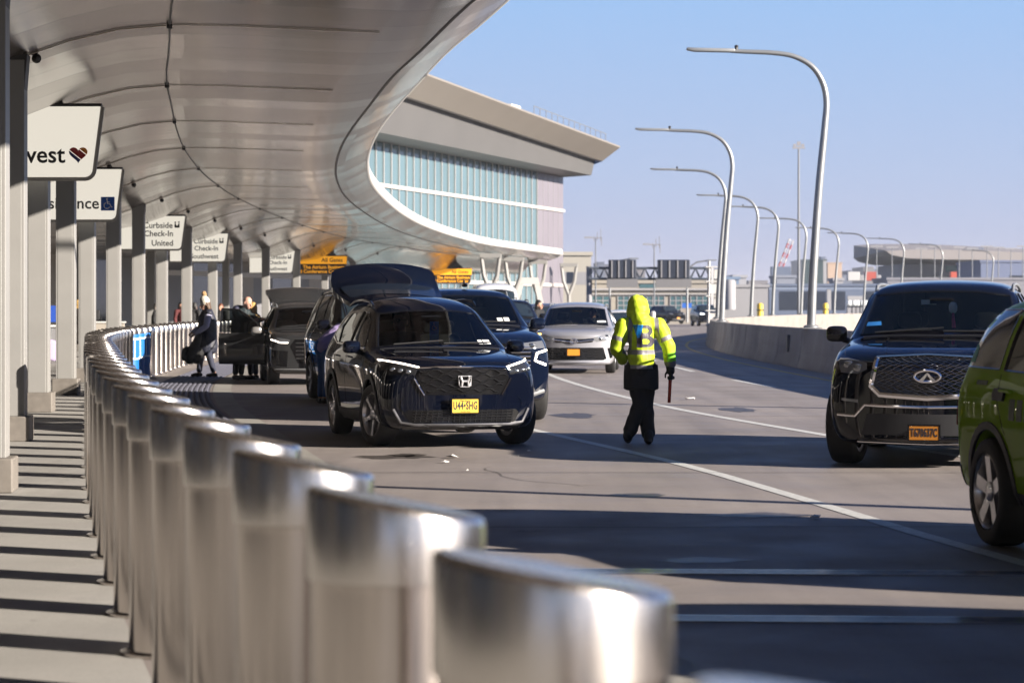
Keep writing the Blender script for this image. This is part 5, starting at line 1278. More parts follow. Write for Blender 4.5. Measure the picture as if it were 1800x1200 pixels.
# sign gantry
g = thing('sign_gantry', 'steel truss gantry over the road carrying the backs of two dark signs', 'gantry', (0, 250, 0))
def gp(px, py, dy=0): return (gx(px, 250), dy, gz(py, 250))
t = MB()
for dy in (0, 1.2):
    for py in (471, 490): t.tube([gp(1036, py, dy), gp(1250, py, dy)], .14, 6)
    n = 12
    for k in range(n):
        a, b = 1036 + 214 * k / n, 1036 + 214 * (k + 1) / n
        t.tube([gp(a, 490, dy), gp((a + b) / 2, 471, dy), gp(b, 490, dy)], .08, 5); 
t.build('truss', mat('gantry steel', (.06, .075, .10), .5), g)
for px in (1036, 1250): MB().tube([(gx(px, 250), .6, -7), (gx(px, 250), .6, gz(468, 250))], .3, 8).build('gantry_leg', M_gr, g)
for a, b in ((1069, 1118), (1155, 1212)):
    q = MB().box(((gx(a, 250) + gx(b, 250)) / 2, -.5, gz(473, 250)), (gx(b, 250) - gx(a, 250), .2, gz(457, 250) - gz(490, 250))).build('sign_back', mat('sign back', (.015, .022, .04), .5), g, smooth=None, bevel=.08)
    r = MB()
    for k in range(4): r.box((lerp(gx(a, 250), gx(b, 250), (k + .5) / 4), -.64, gz(473, 250)), (.12, .1, gz(459, 250) - gz(489, 250)))
    r.build('stiffener', M_gr, q, smooth=None)
    MB().box(((gx(a, 250) + gx(b, 250)) / 2, -.4, gz(498, 250)), (gx(b, 250) - gx(a, 250) + .3, .5, gz(491, 250) - gz(506, 250))).build('catwalk', mat('catwalk grey', (.16, .16, .17), .6), g, smooth=None)
# ladder tower by the second lamp
tw = thing('lattice_tower', 'white box lattice tower standing behind the second street lamp', 'tower', (gx(1257, 125), 125, -7))
t = MB(); hh = gz(459, 125) + 7
for sx in (-1, 1):
    for sy in (-1, 1): t.tube([(sx * .46, sy * .4, 0), (sx * .32, sy * .3, hh)], .05, 6)
t.build('legs', M_white, tw)
t = MB()
for k in range(12):
    z = hh - .3 - k * .75
    t.box((0, 0, z), (1.0, .8, .06))
    t.box((-.1 if k % 2 else .14, -.1, z - .36), (.42, .3, .5))
t.build('rungs', M_white, tw, smooth=None)
# tall masts
def mast(name, label, px, pyt, Y, r, arms, zb=ZB):
    o = thing(name, label, 'mast', (gx(px, Y), Y, zb)); h = gz(pyt, Y) - zb
    MB().tube([(0, 0, 0), (0, 0, h)], [r * 1.2, r * .55], 8).build('pole', mat('mast grey', (.13, .14, .16), .5, .3), o)
    a = MB()
    for dx, dz, w_, hh in arms: a.box((dx, 0, h + dz), (w_, .25, hh))
    a.build('crossarms', M_gr, o, smooth=None)
    return o
mast('floodlight_mast', 'tall thin floodlight mast rising beside the nearest lamp pole', 1404, 260, 330, .22, [(0, 0, 1.7, .25), (-.55, .35, .4, .35), (.55, .35, .4, .35), (0, .55, .5, .6)])
mast('antenna_mast', 'slim antenna mast with small rods, left of the two dark signs', 1047, 418, 290, .12, [(-.3, 0, 2.2, .1), (-.9, .1, .9, .08), (.2, .2, .08, 1.0), (.6, .3, .08, 1.6), (.7, -.5, .08, 1.0), (-.2, -.1, .08, .7)])
mast('antenna_mast', 'slim antenna mast with small rods, rising between the two dark signs', 1150, 430, 290, .12, [(-.3, 0, 2.2, .1), (-.9, .1, .9, .08), (.2, .2, .08, 1.0), (.6, .3, .08, 1.4), (.7, -.5, .08, 1.0), (-.2, -.1, .08, .7)])
for k, px in enumerate((1541, 1568, 1619, 1643, 1686, 1709, 1735, 1755, 1777, 1798)):
    mast('utility_pole', 'slender T topped pole in front of the flying roof, %s from the left' % ORD[k], px, 433 + (k % 3) * 2, 520, .16, [(0, 0, 2.6, .3)])['group'] = 'T topped poles before the far terminal'
for k, (px, py, Y) in enumerate(((1072, 458, 262), (1208, 461, 258))):
    o = thing('small_lamp', 'small hooked grey lamp post before the gantry, %s one' % ('left' if k == 0 else 'right'), 'street lamp', (gx(px, Y), Y, 0))
    h = gz(py, Y); MB().tube([(0, 0, 0), (0, 0, h - 1.4), (.3, 0, h - .5), (1.0, 0, h), (2.2, 0, h + .2)], [.13, .11, .1, .09, .08], 8).build('pole', M_galv, o)
    MB().box((2.6, 0, h + .22), (1.0, .3, .14)).build('lamp_head', M_galv, o, smooth=None)
# right hand industrial strip
block('plant_building', 'small blue and white plant building right of the lattice tower', 'building', 1266, 1299, 491, 420, 20, mat('plant blue', (.14, .20, .30), .6)); 
block('plant_building', 'low white plant building with a flat roof left of the crane foot', 'building', 1290, 1312, 488, 440, 15, M_lg)
block('shed', 'low grey shed behind the far parapet left of the yellow bollards', 'shed', 1268, 1350, 505, 400, 20, M_gr)
tk = thing('storage_tank', 'round pale storage tank on the low shed roof', 'tank', (gx(1283, 398), 398, gz(512, 398)))
MB().lathe([(.95, -3), (.95, 1.6), (.7, 1.9), (.0, 2.0)], 20).build('tank_shell', M_lg, tk, smooth=40); MB().tube([(1.0, 0, -2), (1.0, 0, 1.9)], .06, 5).build('ladder', M_galv, tk)
o, w_, h = block('warehouse', 'long blue grey warehouse with dark loading bays behind the far parapet', 'warehouse', 1352, 1562, 503, 470, 40, M_bl)
for a, b in ((1370, 1405), (1412, 1452), (1462, 1486), (1520, 1556)): panel(o, 'loading_bay', a, b, 512, 545, 470, M_navy)
panel(o, 'pale_bay', 1454, 1461, 508, 545, 470, M_lg); panel(o, 'wall_band', 1352, 1562, 505, 509, 470, mat('steel blue band', (.17, .21, .30), .6))
pk = panel(o, 'bright_bay', 1490, 1518, 520, 530, 470, M_lg)
block('rooftop_plant', 'grey rooftop plant room on the blue grey warehouse', 'plant room', 1365, 1398, 488, 480, 12, mat('bluish plant', (.2, .22, .27), .6), zb=gz(505, 480))
block('rooftop_plant', 'small white rooftop unit on the blue grey warehouse', 'plant room', 1466, 1482, 493, 480, 8, M_lg, zb=gz(505, 480))
o, w_, h = block('office_tower', 'dark glass office block on the skyline left of the flying roof', 'building', 1410, 1453, 458, 1000, 40, mat('green glass', (.035, .06, .065), .3))
panel(o, 'lift_shaft', 1447, 1453, 455, 500, 1000, M_lg); panel(o, 'roof_box', 1443, 1451, 451, 459, 1000, M_bl, 8, -4)
block('apartment_block', 'beige apartment block on the skyline right of the dark office block', 'building', 1455, 1480, 463, 1100, 30, mat('tan wall', (.45, .33, .25), .8))
for k, (a, b, t_, Y) in enumerate(((1470, 1500, 484, 1900), (1496, 1520, 476, 1950), (1518, 1536, 470, 1800), (1530, 1566, 474, 2000), (1262, 1290, 496, 1900), (1316, 1350, 494, 1850), (1050, 1062, 462, 1300), (1062, 1076, 466, 1320), (1120, 1134, 474, 1300))):
    o, w_, h = block('skyline_block', 'hazy blue block on the horizon, %s in the far skyline' % ORD[k], 'building', a, b, t_, Y, 60, mat('skyline %d' % (k % 3), ((.09, .11, .16), (.12, .13, .17), (.16, .15, .16))[k % 3], .8))
    o['group'] = 'hazy skyline blocks'
# far terminal with the flying roof
fr = thing('far_terminal', 'far terminal under a long curved flying roof on the right', 'terminal', (0, 640, ZB)); Yt = 640
def fx(px): return gx(px, Yt)
def fz_(py): return gz(py, Yt) - ZB
mb = MB(); L = []
for px, t_, b_ in ((1543, 444, 448), (1552, 443, 455), (1580, 441, 461), (1640, 441, 463), (1720, 443, 464), (1800, 447, 466), (1900, 452, 468), (2000, 460, 470)):
    L.append([(fx(px), -14, fz_(b_) + .8), (fx(px), -14, fz_(t_)), (fx(px), 45, fz_(t_) + 3), (fx(px), 45, fz_(b_))])
mb.loft(L); mb.build('flying_roof', mat('far roof', (.27, .25, .25), .6), fr, smooth=None)
MB().box(((fx(1583) + fx(2000)) / 2, 20, fz_(464) / 2), (fx(2000) - fx(1583), 40, fz_(464))).build('walls', mat('far wall', (.22, .22, .25), .7), fr, smooth=None)
MB().box(((fx(1662) + fx(1728)) / 2, -.2, (fz_(467) + fz_(478)) / 2), (fx(1728) - fx(1662), .3, fz_(467) - fz_(478))).build('green_glazing', mat('far green glass', (.05, .17, .16), .2), fr, smooth=None)
MB().box(((fx(1583) + fx(1728)) / 2, -.3, fz_(489)), (fx(1728) - fx(1583), .5, 1.2)).build('beige_band', M_bei, fr, smooth=None)
MB().box((fx(1721), 10, fz_(440) - .5), (fx(1736) - fx(1706), 10, fz_(431) - fz_(449))).build('roof_block', M_bl, fr, smooth=None)
o, w_, h = block('blue_shed', 'blue grey block in front of the far terminal at the right edge', 'building', 1724, 1900, 461, 560, 30, mat('dull blue block', (.13, .16, .26), .7))
panel(o, 'dark_door', 1775, 1800, 484, 505, 560, M_navy)
block('service_yard', 'long low grey service building below the far terminal', 'building', 1560, 1900, 492, 500, 20, mat('service grey', (.20, .20, .23), .7))
# red and white crane
cr = thing('lattice_crane', 'red and white lattice crane jib on the skyline', 'crane', (gx(1362, 760), 760, ZB))
def cp(px, py): return V(gx(px, 760) - cr.location.x, 0, gz(py, 760) - ZB)
A, B = cp(1366, 485), cp(1391, 421)
for i in range(8):
    t = MB(); a, b = A.lerp(B, i / 8), A.lerp(B, (i + 1) / 8); d = (B - A).normalized(); s_ = V(-d.z, 0, d.x)
    for sg in (-1, 1):
        for sy in (-1, 1): t.tube([a + s_ * sg * .7 + V(0, sy * .7, 0), b + s_ * sg * .7 + V(0, sy * .7, 0)], .14, 4)
    t.tube([a + s_ * .7, (a + b) / 2 - s_ * .7, b + s_ * .7], .12, 4)
    t.build('jib_section', mat('crane red', (.5, .06, .05), .6) if i % 2 == 0 else mat('crane white', (.65, .62, .62), .6), cr)
MB().tube([(0, 0, 0), A], [1.0, .8], 6).build('mast', mat('crane red', (.5, .06, .05), .6), cr); MB().box(cp(1372, 480), (6, 4, 4)).build('cab', M_bl, cr, smooth=None)
# small clutter beyond the parapet
for k, (px, Y, c_) in enumerate(((1336, 330, 'yellow'), (1451, 380, 'yellow'))):
    o = thing('guard_post', 'small yellow guard post beyond the parapet, %s one' % ('left' if k == 0 else 'right'), 'post', (gx(px, Y), Y, ZB)); h = gz(533, Y) - ZB
    MB().lathe([(.42, 0), (.42, h - .2), (.3, h), (0, h + .05)], 12).build('post', mat('guard yellow', (.75, .5, .03), .5), o, smooth=40); MB().box((0, 0, h * .9), (.95, .95, .12)).build('band', M_black, o, smooth=None)
for k in range(7):
    px = 1492 + k * 7 + (k % 2) * 2
    o = thing('parked_vehicle', 'tiny pale vehicle parked before the warehouse, %s from the left' % ORD[k], 'vehicle', (gx(px, 440), 440, ZB), 0, 'tiny vehicles before the warehouse'); zz = gz(528, 440) - ZB
    MB().sell((0, 0, zz - .5), (.42, 1.4, .55), .4).build('body', M_wht, o); MB().box((0, 0, (zz - 1) / 2), (.7, 1.6, zz - 1)).build('ramp_base', M_gr, o, smooth=None)
for k, px in enumerate((1500, 1530, 1680, 1692)):
    Y = 600; o = thing('service_truck', 'small %s airside service truck on the skyline, %s from the left' % (('white', 'red', 'red', 'orange')[k], ORD[k]), 'truck', (gx(px, Y), Y, gz(494, Y)), 0, 'airside service trucks')
    MB().box((0, 0, 1.2), (3.0, 2, 2.2)).build('cargo_box', mat('truck %d' % k, ((.5, .5, .5), (.4, .08, .06), (.45, .08, .05), (.5, .2, .05))[k], .6), o, smooth=None, bevel=.1); MB().box((2.0, 0, .8), (1.0, 2, 1.4)).build('cab', M_lg, o, smooth=None, bevel=.1)
# low wall and posts at the far end of the carriageway
wl = MB(); wl.prism([(0, 0), (gx(1240, 262) - gx(1196, 262), 0), (gx(1240, 262) - gx(1196, 262), 1.5), (0, 1.5)], 0, .4)
o = wl.build('barrier_wall', M_par, None, smooth=None); o.location = (gx(1196, 262), 262, 0); tag(o, 'short grey barrier wall behind the two far dark suvs', 'barrier wall')
o = MB().lathe([(.17, 0), (.17, 1.25), (.10, 1.32), (0, 1.33)], 16).build('white_post', M_white); o.location = (gx(1148, 170), 170, 0); tag(o, 'short white post standing just right of the yellow hood', 'post')
for k, (px, Y) in enumerate(((1158, 280), (1178, 282), (1186, 284))):
    o = thing('work_barrel', 'small orange and white road barrel in the distance, %s from the left' % ORD[k], 'barrel', (gx(px, Y), Y, 0), 0, 'distant road barrels')
    MB().lathe([(.3, 0), (.26, 1.1), (.2, 1.2), (0, 1.2)], 12).build('drum', mat('barrel orange', (.7, .3, .03), .5), o, smooth=40); MB().lathe([(.285, .5), (.275, .75)], 12, cap=False).build('white_band', M_white, o)
for k, px in enumerate((1203, 1212)):
    o = MB().box((0, 0, .9), (.5, .06, .55)).build('blue_sign', mat('far blue sign', (.02, .12, .5), .5), None, smooth=None); o.location = (gx(px, 275), 275, .9); tag(o, 'tiny blue road sign far down the road, %s one' % ('left' if k == 0 else 'right'), 'sign')
    MB().tube([(0, .03, -.9), (0, .03, .9)], .04, 6).build('post', M_galv, o)
# air: pale haze over the far field
hz = MB().box((0, 2500, 17), (5400, 5400, 52)).build('haze', None, None, smooth=None); hz['kind'] = 'stuff'
hm_ = bpy.data.materials.new('haze'); hm_.use_nodes = True; n_ = hm_.node_tree; n_.nodes.remove(n_.nodes['Principled BSDF'])
pv = n_.nodes.new('ShaderNodeVolumePrincipled'); pv.inputs['Color'].default_value = (.80, .84, .95, 1); pv.inputs['Density'].default_value = .00015; pv.inputs['Anisotropy'].default_value = .1
n_.links.new(pv.outputs[0], n_.nodes['Material Output'].inputs['Volume']); hz.data.materials.append(hm_)
# litter, stain
random.seed(8); lit = mat('paper litter', (.75, .73, .70), .7)
for k, (px, py, s_) in enumerate(((796, 805, .09), (1214, 703, .11), (782, 814, .05), (930, 794, .03), (1432, 912, .07), (822, 828, .02))):
    Y = 6800 / (py - 540); o = MB(); n = 7
    P_ = [(s_ * random.uniform(.6, 1.1) * math.cos(2 * PI * q / n), s_ * random.uniform(.4, .8) * math.sin(2 * PI * q / n)) for q in range(n)]
    o.add([(x, y, .008 + random.uniform(0, .35) * s_) for x, y in P_] + [(0, 0, .02 + .25 * s_)], [(q, (q + 1) % n, n) for q in range(n)])
    q = o.build('litter', lit, None, smooth=None); q.location = (gx(px, Y), Y, 0)
    tag(q, ('crumpled white paper scrap on the road in front of the navy crossover', 'flat white scrap on the road right of the traffic agent', 'small paper scrap just left of the bigger scrap', 'tiny scrap near the front wheel of the navy crossover', 'scattered white crumbs beside the lane line at right', 'tiny crumb on the concrete below the navy crossover')[k], 'litter')
# ================================================================== people
from mathutils import noise as mnoise
def capsules(limbs, voxel=.012, wrinkle=0.0, wscale=9.0, smooth=2, mats=None, pick=None, name='body'):
    """limbs = [(points, radii, flat)] -> one continuous surface"""
    mb = MB()
    for L in limbs:
        pts, rad = [Vector(p) for p in L[0]], list(L[1]); fl = L[2] if len(L) > 2 else None
        P = []; r2 = []
        for i in range(len(pts) - 1):                                    # resample for round joints
            for k in range(4): P.append(pts[i].lerp(pts[i + 1], k / 4)); r2.append(lerp(rad[i], rad[i + 1], k / 4))
        P.append(pts[-1]); r2.append(rad[-1])
        d0 = (P[0] - P[1]).normalized(); d1 = (P[-1] - P[-2]).normalized()
        a = [(P[0] + d0 * r2[0] * c, r2[0] * s_) for c, s_ in ((.98, .12), (.85, .5), (.5, .86))]
        b = [(P[-1] + d1 * r2[-1] * c, r2[-1] * s_) for c, s_ in ((.5, .86), (.85, .5), (.98, .12))]
        mb.tube([p for p, _ in a] + P + [p for p, _ in b], [r for _, r in a] + r2 + [r for _, r in b], 14, flat=fl)
    me = mb.mesh('blob', None, smooth=None)
    r = evaluate(me, [('REMESH', dict(mode='VOXEL', voxel_size=voxel)), ('SMOOTH', dict(factor=.5, iterations=smooth))])
    if wrinkle:
        for v in r.vertices:
            q = v.co * wscale
            n = mnoise.noise(Vector((q.x, q.y, q.z * 1.8))) + .5 * mnoise.noise(q * 2.3)
            v.co += v.normal * (wrinkle * n)
    smooth_all(r)
    for m in (mats or []): r.materials.append(m)
    if pick:
        for p in r.polygons: p.material_index = pick(p.center)
    r.name = name
    return r
SKIN = mat('skin', (.42, .23, .16), .5); SKIN2 = mat('skin tan', (.30, .16, .10), .5)
M_shoe = mat('black shoe', (.012, .012, .013), .5); M_eye = mat('eye', (.01, .008, .008), .2)
def head_limbs(h, yaw=0.0, pitch=0.0, s=1.0):
    """face towards -Y turned by yaw"""
    M = Matrix.Rotation(yaw, 3, 'Z') @ Matrix.Rotation(pitch, 3, 'X')
    f = lambda x, y, z: Vector(h) + M @ Vector((x * s, y * s, z * s))
    return [([f(0, .015, .035), f(0, .012, .0)], [.092 * s, .09 * s]), ([f(0, -.02, -.02), f(0, -.045, -.085)], [.074 * s, .046 * s]),
            ([f(0, -.095, .012), f(0, -.115, -.03)], [.011 * s, .017 * s]), ([f(-.03, -.088, -.066), f(.03, -.088, -.066)], [.010 * s, .010 * s]),
            ([f(-.092, .01, .01), f(-.095, .02, -.03)], [.014 * s, .011 * s]), ([f(.092, .01, .01), f(.095, .02, -.03)], [.014 * s, .011 * s]),
            ([f(0, .01, -.05), f(0, .04, -.17)], [.055 * s, .058 * s])], f
def hand_limbs(w, d, side=1, s=1.0, curl=.4):
    """palm from the wrist along d with five fingers"""
    w = Vector(w); d = Vector(d).normalized(); a = d.cross(Vector((0, 1, 0)));
    if a.length < .1: a = d.cross(Vector((1, 0, 0)))
    a.normalize(); b = a.cross(d).normalized() * side
    L = [([w, w + d * .085 * s], [.03 * s, .036 * s], (1.15, .55))]
    for k, (o, ln) in enumerate(((-.030, .062), (-.010, .074), (.010, .070), (.029, .055))):
        p0 = w + d * .085 * s + a * o * s; p1 = p0 + (d * (1 - curl * .5) + b * curl * .5) * ln * .55 * s; p2 = p1 + (d * (1 - curl) + b * curl) * ln * .5 * s
        L.append(([p0, p1, p2], [.0095 * s, .0088 * s, .007 * s]))
    p0 = w + d * .03 * s + a * -.034 * s; L.append(([p0, p0 + (d * .7 - a * .6) * .035 * s, p0 + (d * 1.2 - a * .5 + b * .3) * .05 * s], [.012 * s, .0105 * s, .008 * s]))
    return L
DEF = dict(head=(0, -.02, 1.60), yaw=0, pitch=0, neck=(0, .01, 1.46), chest=(0, 0, 1.28), pelvis=(0, 0, .95), sl=(-.18, 0, 1.40), sr=(.18, 0, 1.40), el=(-.23, .02, 1.13), er=(.23, .02, 1.13), wl=(-.23, -.06, .90), wr=(.23, -.06, .90),
           hl=(-.09, 0, .92), hr=(.09, 0, .92), kl=(-.10, -.01, .50), kr=(.10, -.01, .50), al=(-.10, .02, .09), ar=(.10, .02, .09), toe=(0, -.15, -.05), curl=.35)
def person(label, loc, rz, top, legs, hair=None, skin=None, pose=None, scale=1.0, coat=.0, vest=None, hairlen=.08, voxel=.016, shoes=None, lower=True, parts=()):
    p = dict(DEF); p.update(pose or {}); skin = skin or SKIN
    o = thing('person', label, 'person', loc, rz); o.scale = (scale,) * 3
    HL, f = head_limbs(p['head'], p['yaw'], p['pitch'])
    limbs = HL + [([p['neck'], p['chest'], p['pelvis']], [.07, .125, .12], (1.25, .85)), ([p['sl'], p['el'], p['wl']], [.055, .043, .030]), ([p['sr'], p['er'], p['wr']], [.055, .043, .030])]
    limbs += hand_limbs(p['wl'], Vector(p['wl']) - Vector(p['el']), 1, 1, p['curl']) + hand_limbs(p['wr'], Vector(p['wr']) - Vector(p['er']), -1, 1, p['curl'])
    if lower: limbs += [([p['hl'], p['kl'], p['al']], [.085, .06, .042]), ([p['hr'], p['kr'], p['ar']], [.085, .06, .042])]
    link('body', capsules(limbs, .0105, mats=[skin], name='body'), o)
    for sx in (-1, 1): MB().sell(f(sx * .034, -.084, .012), (.012, .006, .007), 1, 8, 6).build('eye', M_eye, o)
    sleeves = [([p['sl'], p['el'], Vector(p['el']).lerp(Vector(p['wl']), .92)], [.082, .066, .052]), ([p['sr'], p['er'], Vector(p['er']).lerp(Vector(p['wr']), .92)], [.082, .066, .052])]
    torso = [([Vector(p['neck']).lerp(Vector(p['chest']), .1), p['chest'], p['pelvis']], [.09, .15, .155], (1.3, .92)), ([p['sl'], p['sr']], [.085, .085])]
    if coat: torso.append(([p['pelvis'], Vector(p['pelvis']) - V(0, 0, coat)], [.155, .18], (1.3, .95)))
    if vest:
        link('sleeves', capsules(sleeves, voxel, .005, mats=[top], name='sleeves'), o); link('vest', capsules([(q[0], [r * 1.06 for r in q[1]]) + tuple(q[2:]) for q in torso], voxel, .006, mats=[vest], name='vest'), o)
    else: link('jacket', capsules(torso + sleeves, voxel, .007, mats=[top], name='jacket'), o)
    if lower:
        link('trousers', capsules([([p['pelvis'], Vector(p['pelvis']) - V(0, 0, .06)], [.135, .13], (1.25, .9)), ([p['hl'], p['kl'], Vector(p['kl']).lerp(Vector(p['al']), .86)], [.105, .077, .062]), ([p['hr'], p['kr'], Vector(p['kr']).lerp(Vector(p['ar']), .86)], [.105, .077, .062])], voxel, .005, mats=[legs], name='trousers'), o)
        for a in ('al', 'ar'):
            A = Vector(p[a]); t = Vector(p['toe']); link('shoe', capsules([([A + V(0, .03, -.04), A + t * .5 + V(0, 0, -.02), A + t], [.05, .05, .036])], .014, mats=[shoes or M_shoe], name='shoe'), o)
    if hair:
        H = [([f(0, .03, .06), f(0, .045, .01)], [.098, .092]), ([f(-.05, .03, .03), f(-.07, .05, -hairlen)], [.06, .045]), ([f(.05, .03, .03), f(.07, .05, -hairlen)], [.06, .045]), ([f(0, .05, 0), f(0, .07, -hairlen)], [.075, .055])]
        link('hair', capsules(H, .013, .006, 22, mats=[hair], name='hair'), o)
    for nm, L, m, w_ in parts: link(nm, capsules(L, .013, w_, mats=[m], name=nm), o)
    o['f'] = 0
    return o, f, p
# ---- traffic agent with hood, seen from behind (built with the back towards the camera)
def agent():
    o = thing('person', 'traffic agent in a hooded yellow high visibility jacket walking away with a red baton', 'person', (gx(1127, 28.25), 28.25, 0), R(0))
    HV = mat('high visibility yellow', (.50, .66, .015), .6, sheen=.1, bump=(25, .25, .01)); BLK = mat('black work cloth', (.010, .010, .012), .75, bump=(40, .2)); TAPE = mat('reflective tape', (.22, .21, .23), .45, .1); GRN = mat('high visibility green', (.25, .75, .03), .55)
    hl, f = head_limbs((-.03, .03, 1.585), PI + .35, 0)
    hl_k, hr_k = (-.015, -.02, .47), (.055, .05, .48); la, ra = (-.145, -.04, .125), (.085, .02, .085)
    W = V(.345, .02, .885)
    body = hl + [([(0, .01, 1.46), (0, 0, 1.25), (0, 0, .92)], [.07, .125, .12], (1.25, .85)), ([(-.18, 0, 1.38), (-.27, -.03, 1.13), (-.20, .15, .98)], [.055, .042, .03]), ([(.18, 0, 1.38), (.30, -.02, 1.13), W], [.055, .042, .03]),
                 ([(-.08, 0, .9), hl_k, la], [.085, .06, .045]), ([(.08, 0, .9), hr_k, ra], [.085, .06, .045]), ([la, (-.15, .08, .06)], [.04, .03]), ([ra, (.09, .15, .04)], [.04, .03])]
    link('body', capsules(body, .012, mats=[SKIN2], name='body'), o)
    # jacket
    sl = [V(-.205, 0, 1.385), V(-.29, -.04, 1.13), V(-.215, .13, .985)]; sr = [V(.205, 0, 1.385), V(.315, -.02, 1.14), V(.342, .015, .935)]
    J = [([(0, 0, 1.44), (0, 0, 1.28), (0, 0, 1.08), (0, 0, .86)], [.115, .155, .160, .158], (1.36, .98)), ([sl[0], sr[0]], [.095, .095]), (sl, [.098, .084, .066]), (sr, [.098, .086, .064])]
    def dseg(c, a, b):
        t = max(0, min(1, (c - a).dot(b - a) / (b - a).length_squared)); return (c - a.lerp(b, t)).length, t
    def pick(c):
        c = Vector(c)
        for s_ in (sl, sr):
            d0, t0 = dseg(c, s_[0], s_[1]); d1, t1 = dseg(c, s_[1], s_[2])
            if min(d0, d1) < .108 and abs(c.x) > .222:
                if d0 < d1 and .55 < t0 < .74: return 1
                if d1 <= d0 and t1 > .80 and s_ is sr: return 1
                if d1 <= d0 and t1 > .30 and s_ is sr and c.x > .30: return 2
                return 0
        if abs(c.x) < .24:
            if 1.055 < c.z < 1.105: return 1
            if .87 < c.z < .925: return 1
            xl = .145 + (1.1 - c.z) * .06
            if c.z > 1.08 and abs(c.x + xl if c.x < 0 else c.x - xl - .05) < .025 and c.y < .05: return 1
        return 0
    me = capsules(J, .011, .013, 6.5, name='jacket')
    bm = bmesh.new(); bm.from_mesh(me)
    bmesh.ops.delete(bm, geom=[q for q in bm.faces if q.calc_center_median().z < .885 and abs(q.calc_center_median().x) < .27], context='FACES')   # open hem
    reg = lambda c: abs(c.x - .055) < .16 and abs(c.z - 1.265) < .16 and c.y < 0
    for _ in range(2):
        es = {e for q in bm.faces if reg(q.calc_center_median()) for e in q.edges}
        bmesh.ops.subdivide_edges(bm, edges=list(es), cuts=1, use_grid_fill=True)
    def glyph(c):
        u, v = c.x - .04, c.z - 1.265
        if abs(u) > .14 or abs(v) > .13 or c.y > 0: return 0
        def lobe(cv, hv, uo, ru):
            k = (v - cv) / hv
            return abs(k) < 1 and u < uo + ru * math.sqrt(1 - k * k)
        solid = -.10 < u and (lobe(.062, .066, .02, .065) or lobe(-.062, .068, .03, .075))
        hole = u > -.035 and (lobe(.062, .028, .0, .035) or lobe(-.062, .03, .005, .042))
        flash = v > -.02 and -.145 + (.13 - v) * .35 < u < -.045 + (v - .05) * .25
        if flash: return 2
        return 1 if solid and not hole else 0
    G = {1: MB(), 2: MB()}
    for q in bm.faces:
        k = glyph(q.calc_center_median())
        if k: G[k].add([v.co + v.normal * .004 for v in q.verts], [tuple(range(len(q.verts)))])
    bm.to_mesh(me); bm.free()
    for m_ in (HV, TAPE, GRN): me.materials.append(m_)
    for q in me.polygons: q.material_index = pick(q.center)
    smooth_all(me); jk = link('jacket', me, o)
    em = G[1].build('back_emblem', mat('emblem grey', (.04, .035, .05), .5), o, 'dark letter B', fix=False); G[2].build('blue_flash', mat('emblem blue', (.01, .20, .55), .5), em, fix=False)
    coat = MB(); L = []
    for z, a, b in ((.93, .195, .14), (.85, .203, .148), (.75, .206, .15), (.655, .205, .15), (.645, .18, .125), (.72, .16, .10)):
        L.append([V(a * math.cos(t) + .0, b * math.sin(t) * (1 + .05 * math.sin(5 * t)), z + (.012 * math.sin(3 * t) if z < .7 else 0)) for t in [2 * PI * k / 40 for k in range(40)]])
    coat.loft(L); coat.build('coat_hem', BLK, o)
    # hood
    HD = [([(-.035, .04, 1.62), (-.03, .03, 1.53)], [.128, .132], (1.0, 1.0)), ([(-.06, -.01, 1.665), (-.035, -.02, 1.58)], [.085, .12]), ([(-.03, .0, 1.50), (0, .0, 1.43)], [.125, .15], (1.15, .85)), ([(-.12, .10, 1.56), (-.10, .12, 1.46)], [.05, .06]), ([(-.055, .03, 1.71), (-.045, .02, 1.64)], [.045, .085])]
    hd = capsules(HD, .010, .006, 9, mats=[HV], name='hood'); link('hood', hd, o)
    tr = capsules([([(0, 0, .93), (0, 0, .86)], [.14, .135], (1.25, .9)), ([(-.08, 0, .88), hl_k, V(*hl_k).lerp(V(*la), .9)], [.118, .092, .080]), ([(.08, 0, .88), hr_k, V(*hr_k).lerp(V(*ra), .9)], [.118, .094, .083])], .012, .009, 7, mats=[BLK], name='trousers'); link('trousers', tr, o)
    link('boot', capsules([([(-.15, -.055, .155), (-.155, -.03, .10), (-.15, .09, .05)], [.058, .062, .045]), ([(-.155, -.085, .13), (-.15, -.06, .085)], [.042, .045])], .011, mats=[M_shoe], name='boot'), o)
    link('boot', capsules([([(.085, -.02, .13), (.085, -.03, .06), (.10, .16, .045)], [.058, .058, .045]), ([(.085, -.06, .045), (.095, .1, .042)], [.042, .042])], .011, mats=[M_shoe], name='boot'), o)
    d = V(.05, .0, -1).normalized(); H = hand_limbs(W, d, -1, 1.15, .9) + [([W + V(-.01, 0, .06), W + d * .03], [.052, .05])]
    link('glove', capsules(H, .008, mats=[BLK], name='glove'), o)
    b = thing('baton', 'thin red signal baton held in the black glove of the traffic agent', 'baton', (0, 0, 0))
    b.location = o.location
    P0 = W + d * .10
    MB().tube([P0 + V(-.005, .01, .03), P0 + V(-.022, 0, -.30)], [.021, .019], 12).build('tube', mat('baton red', (.55, .03, .012), .35), b); MB().tube([P0 + V(-.004, .01, .05), P0 + V(-.008, .01, -.04)], .022, 10).build('grip', M_black, b)
    return o
agent()
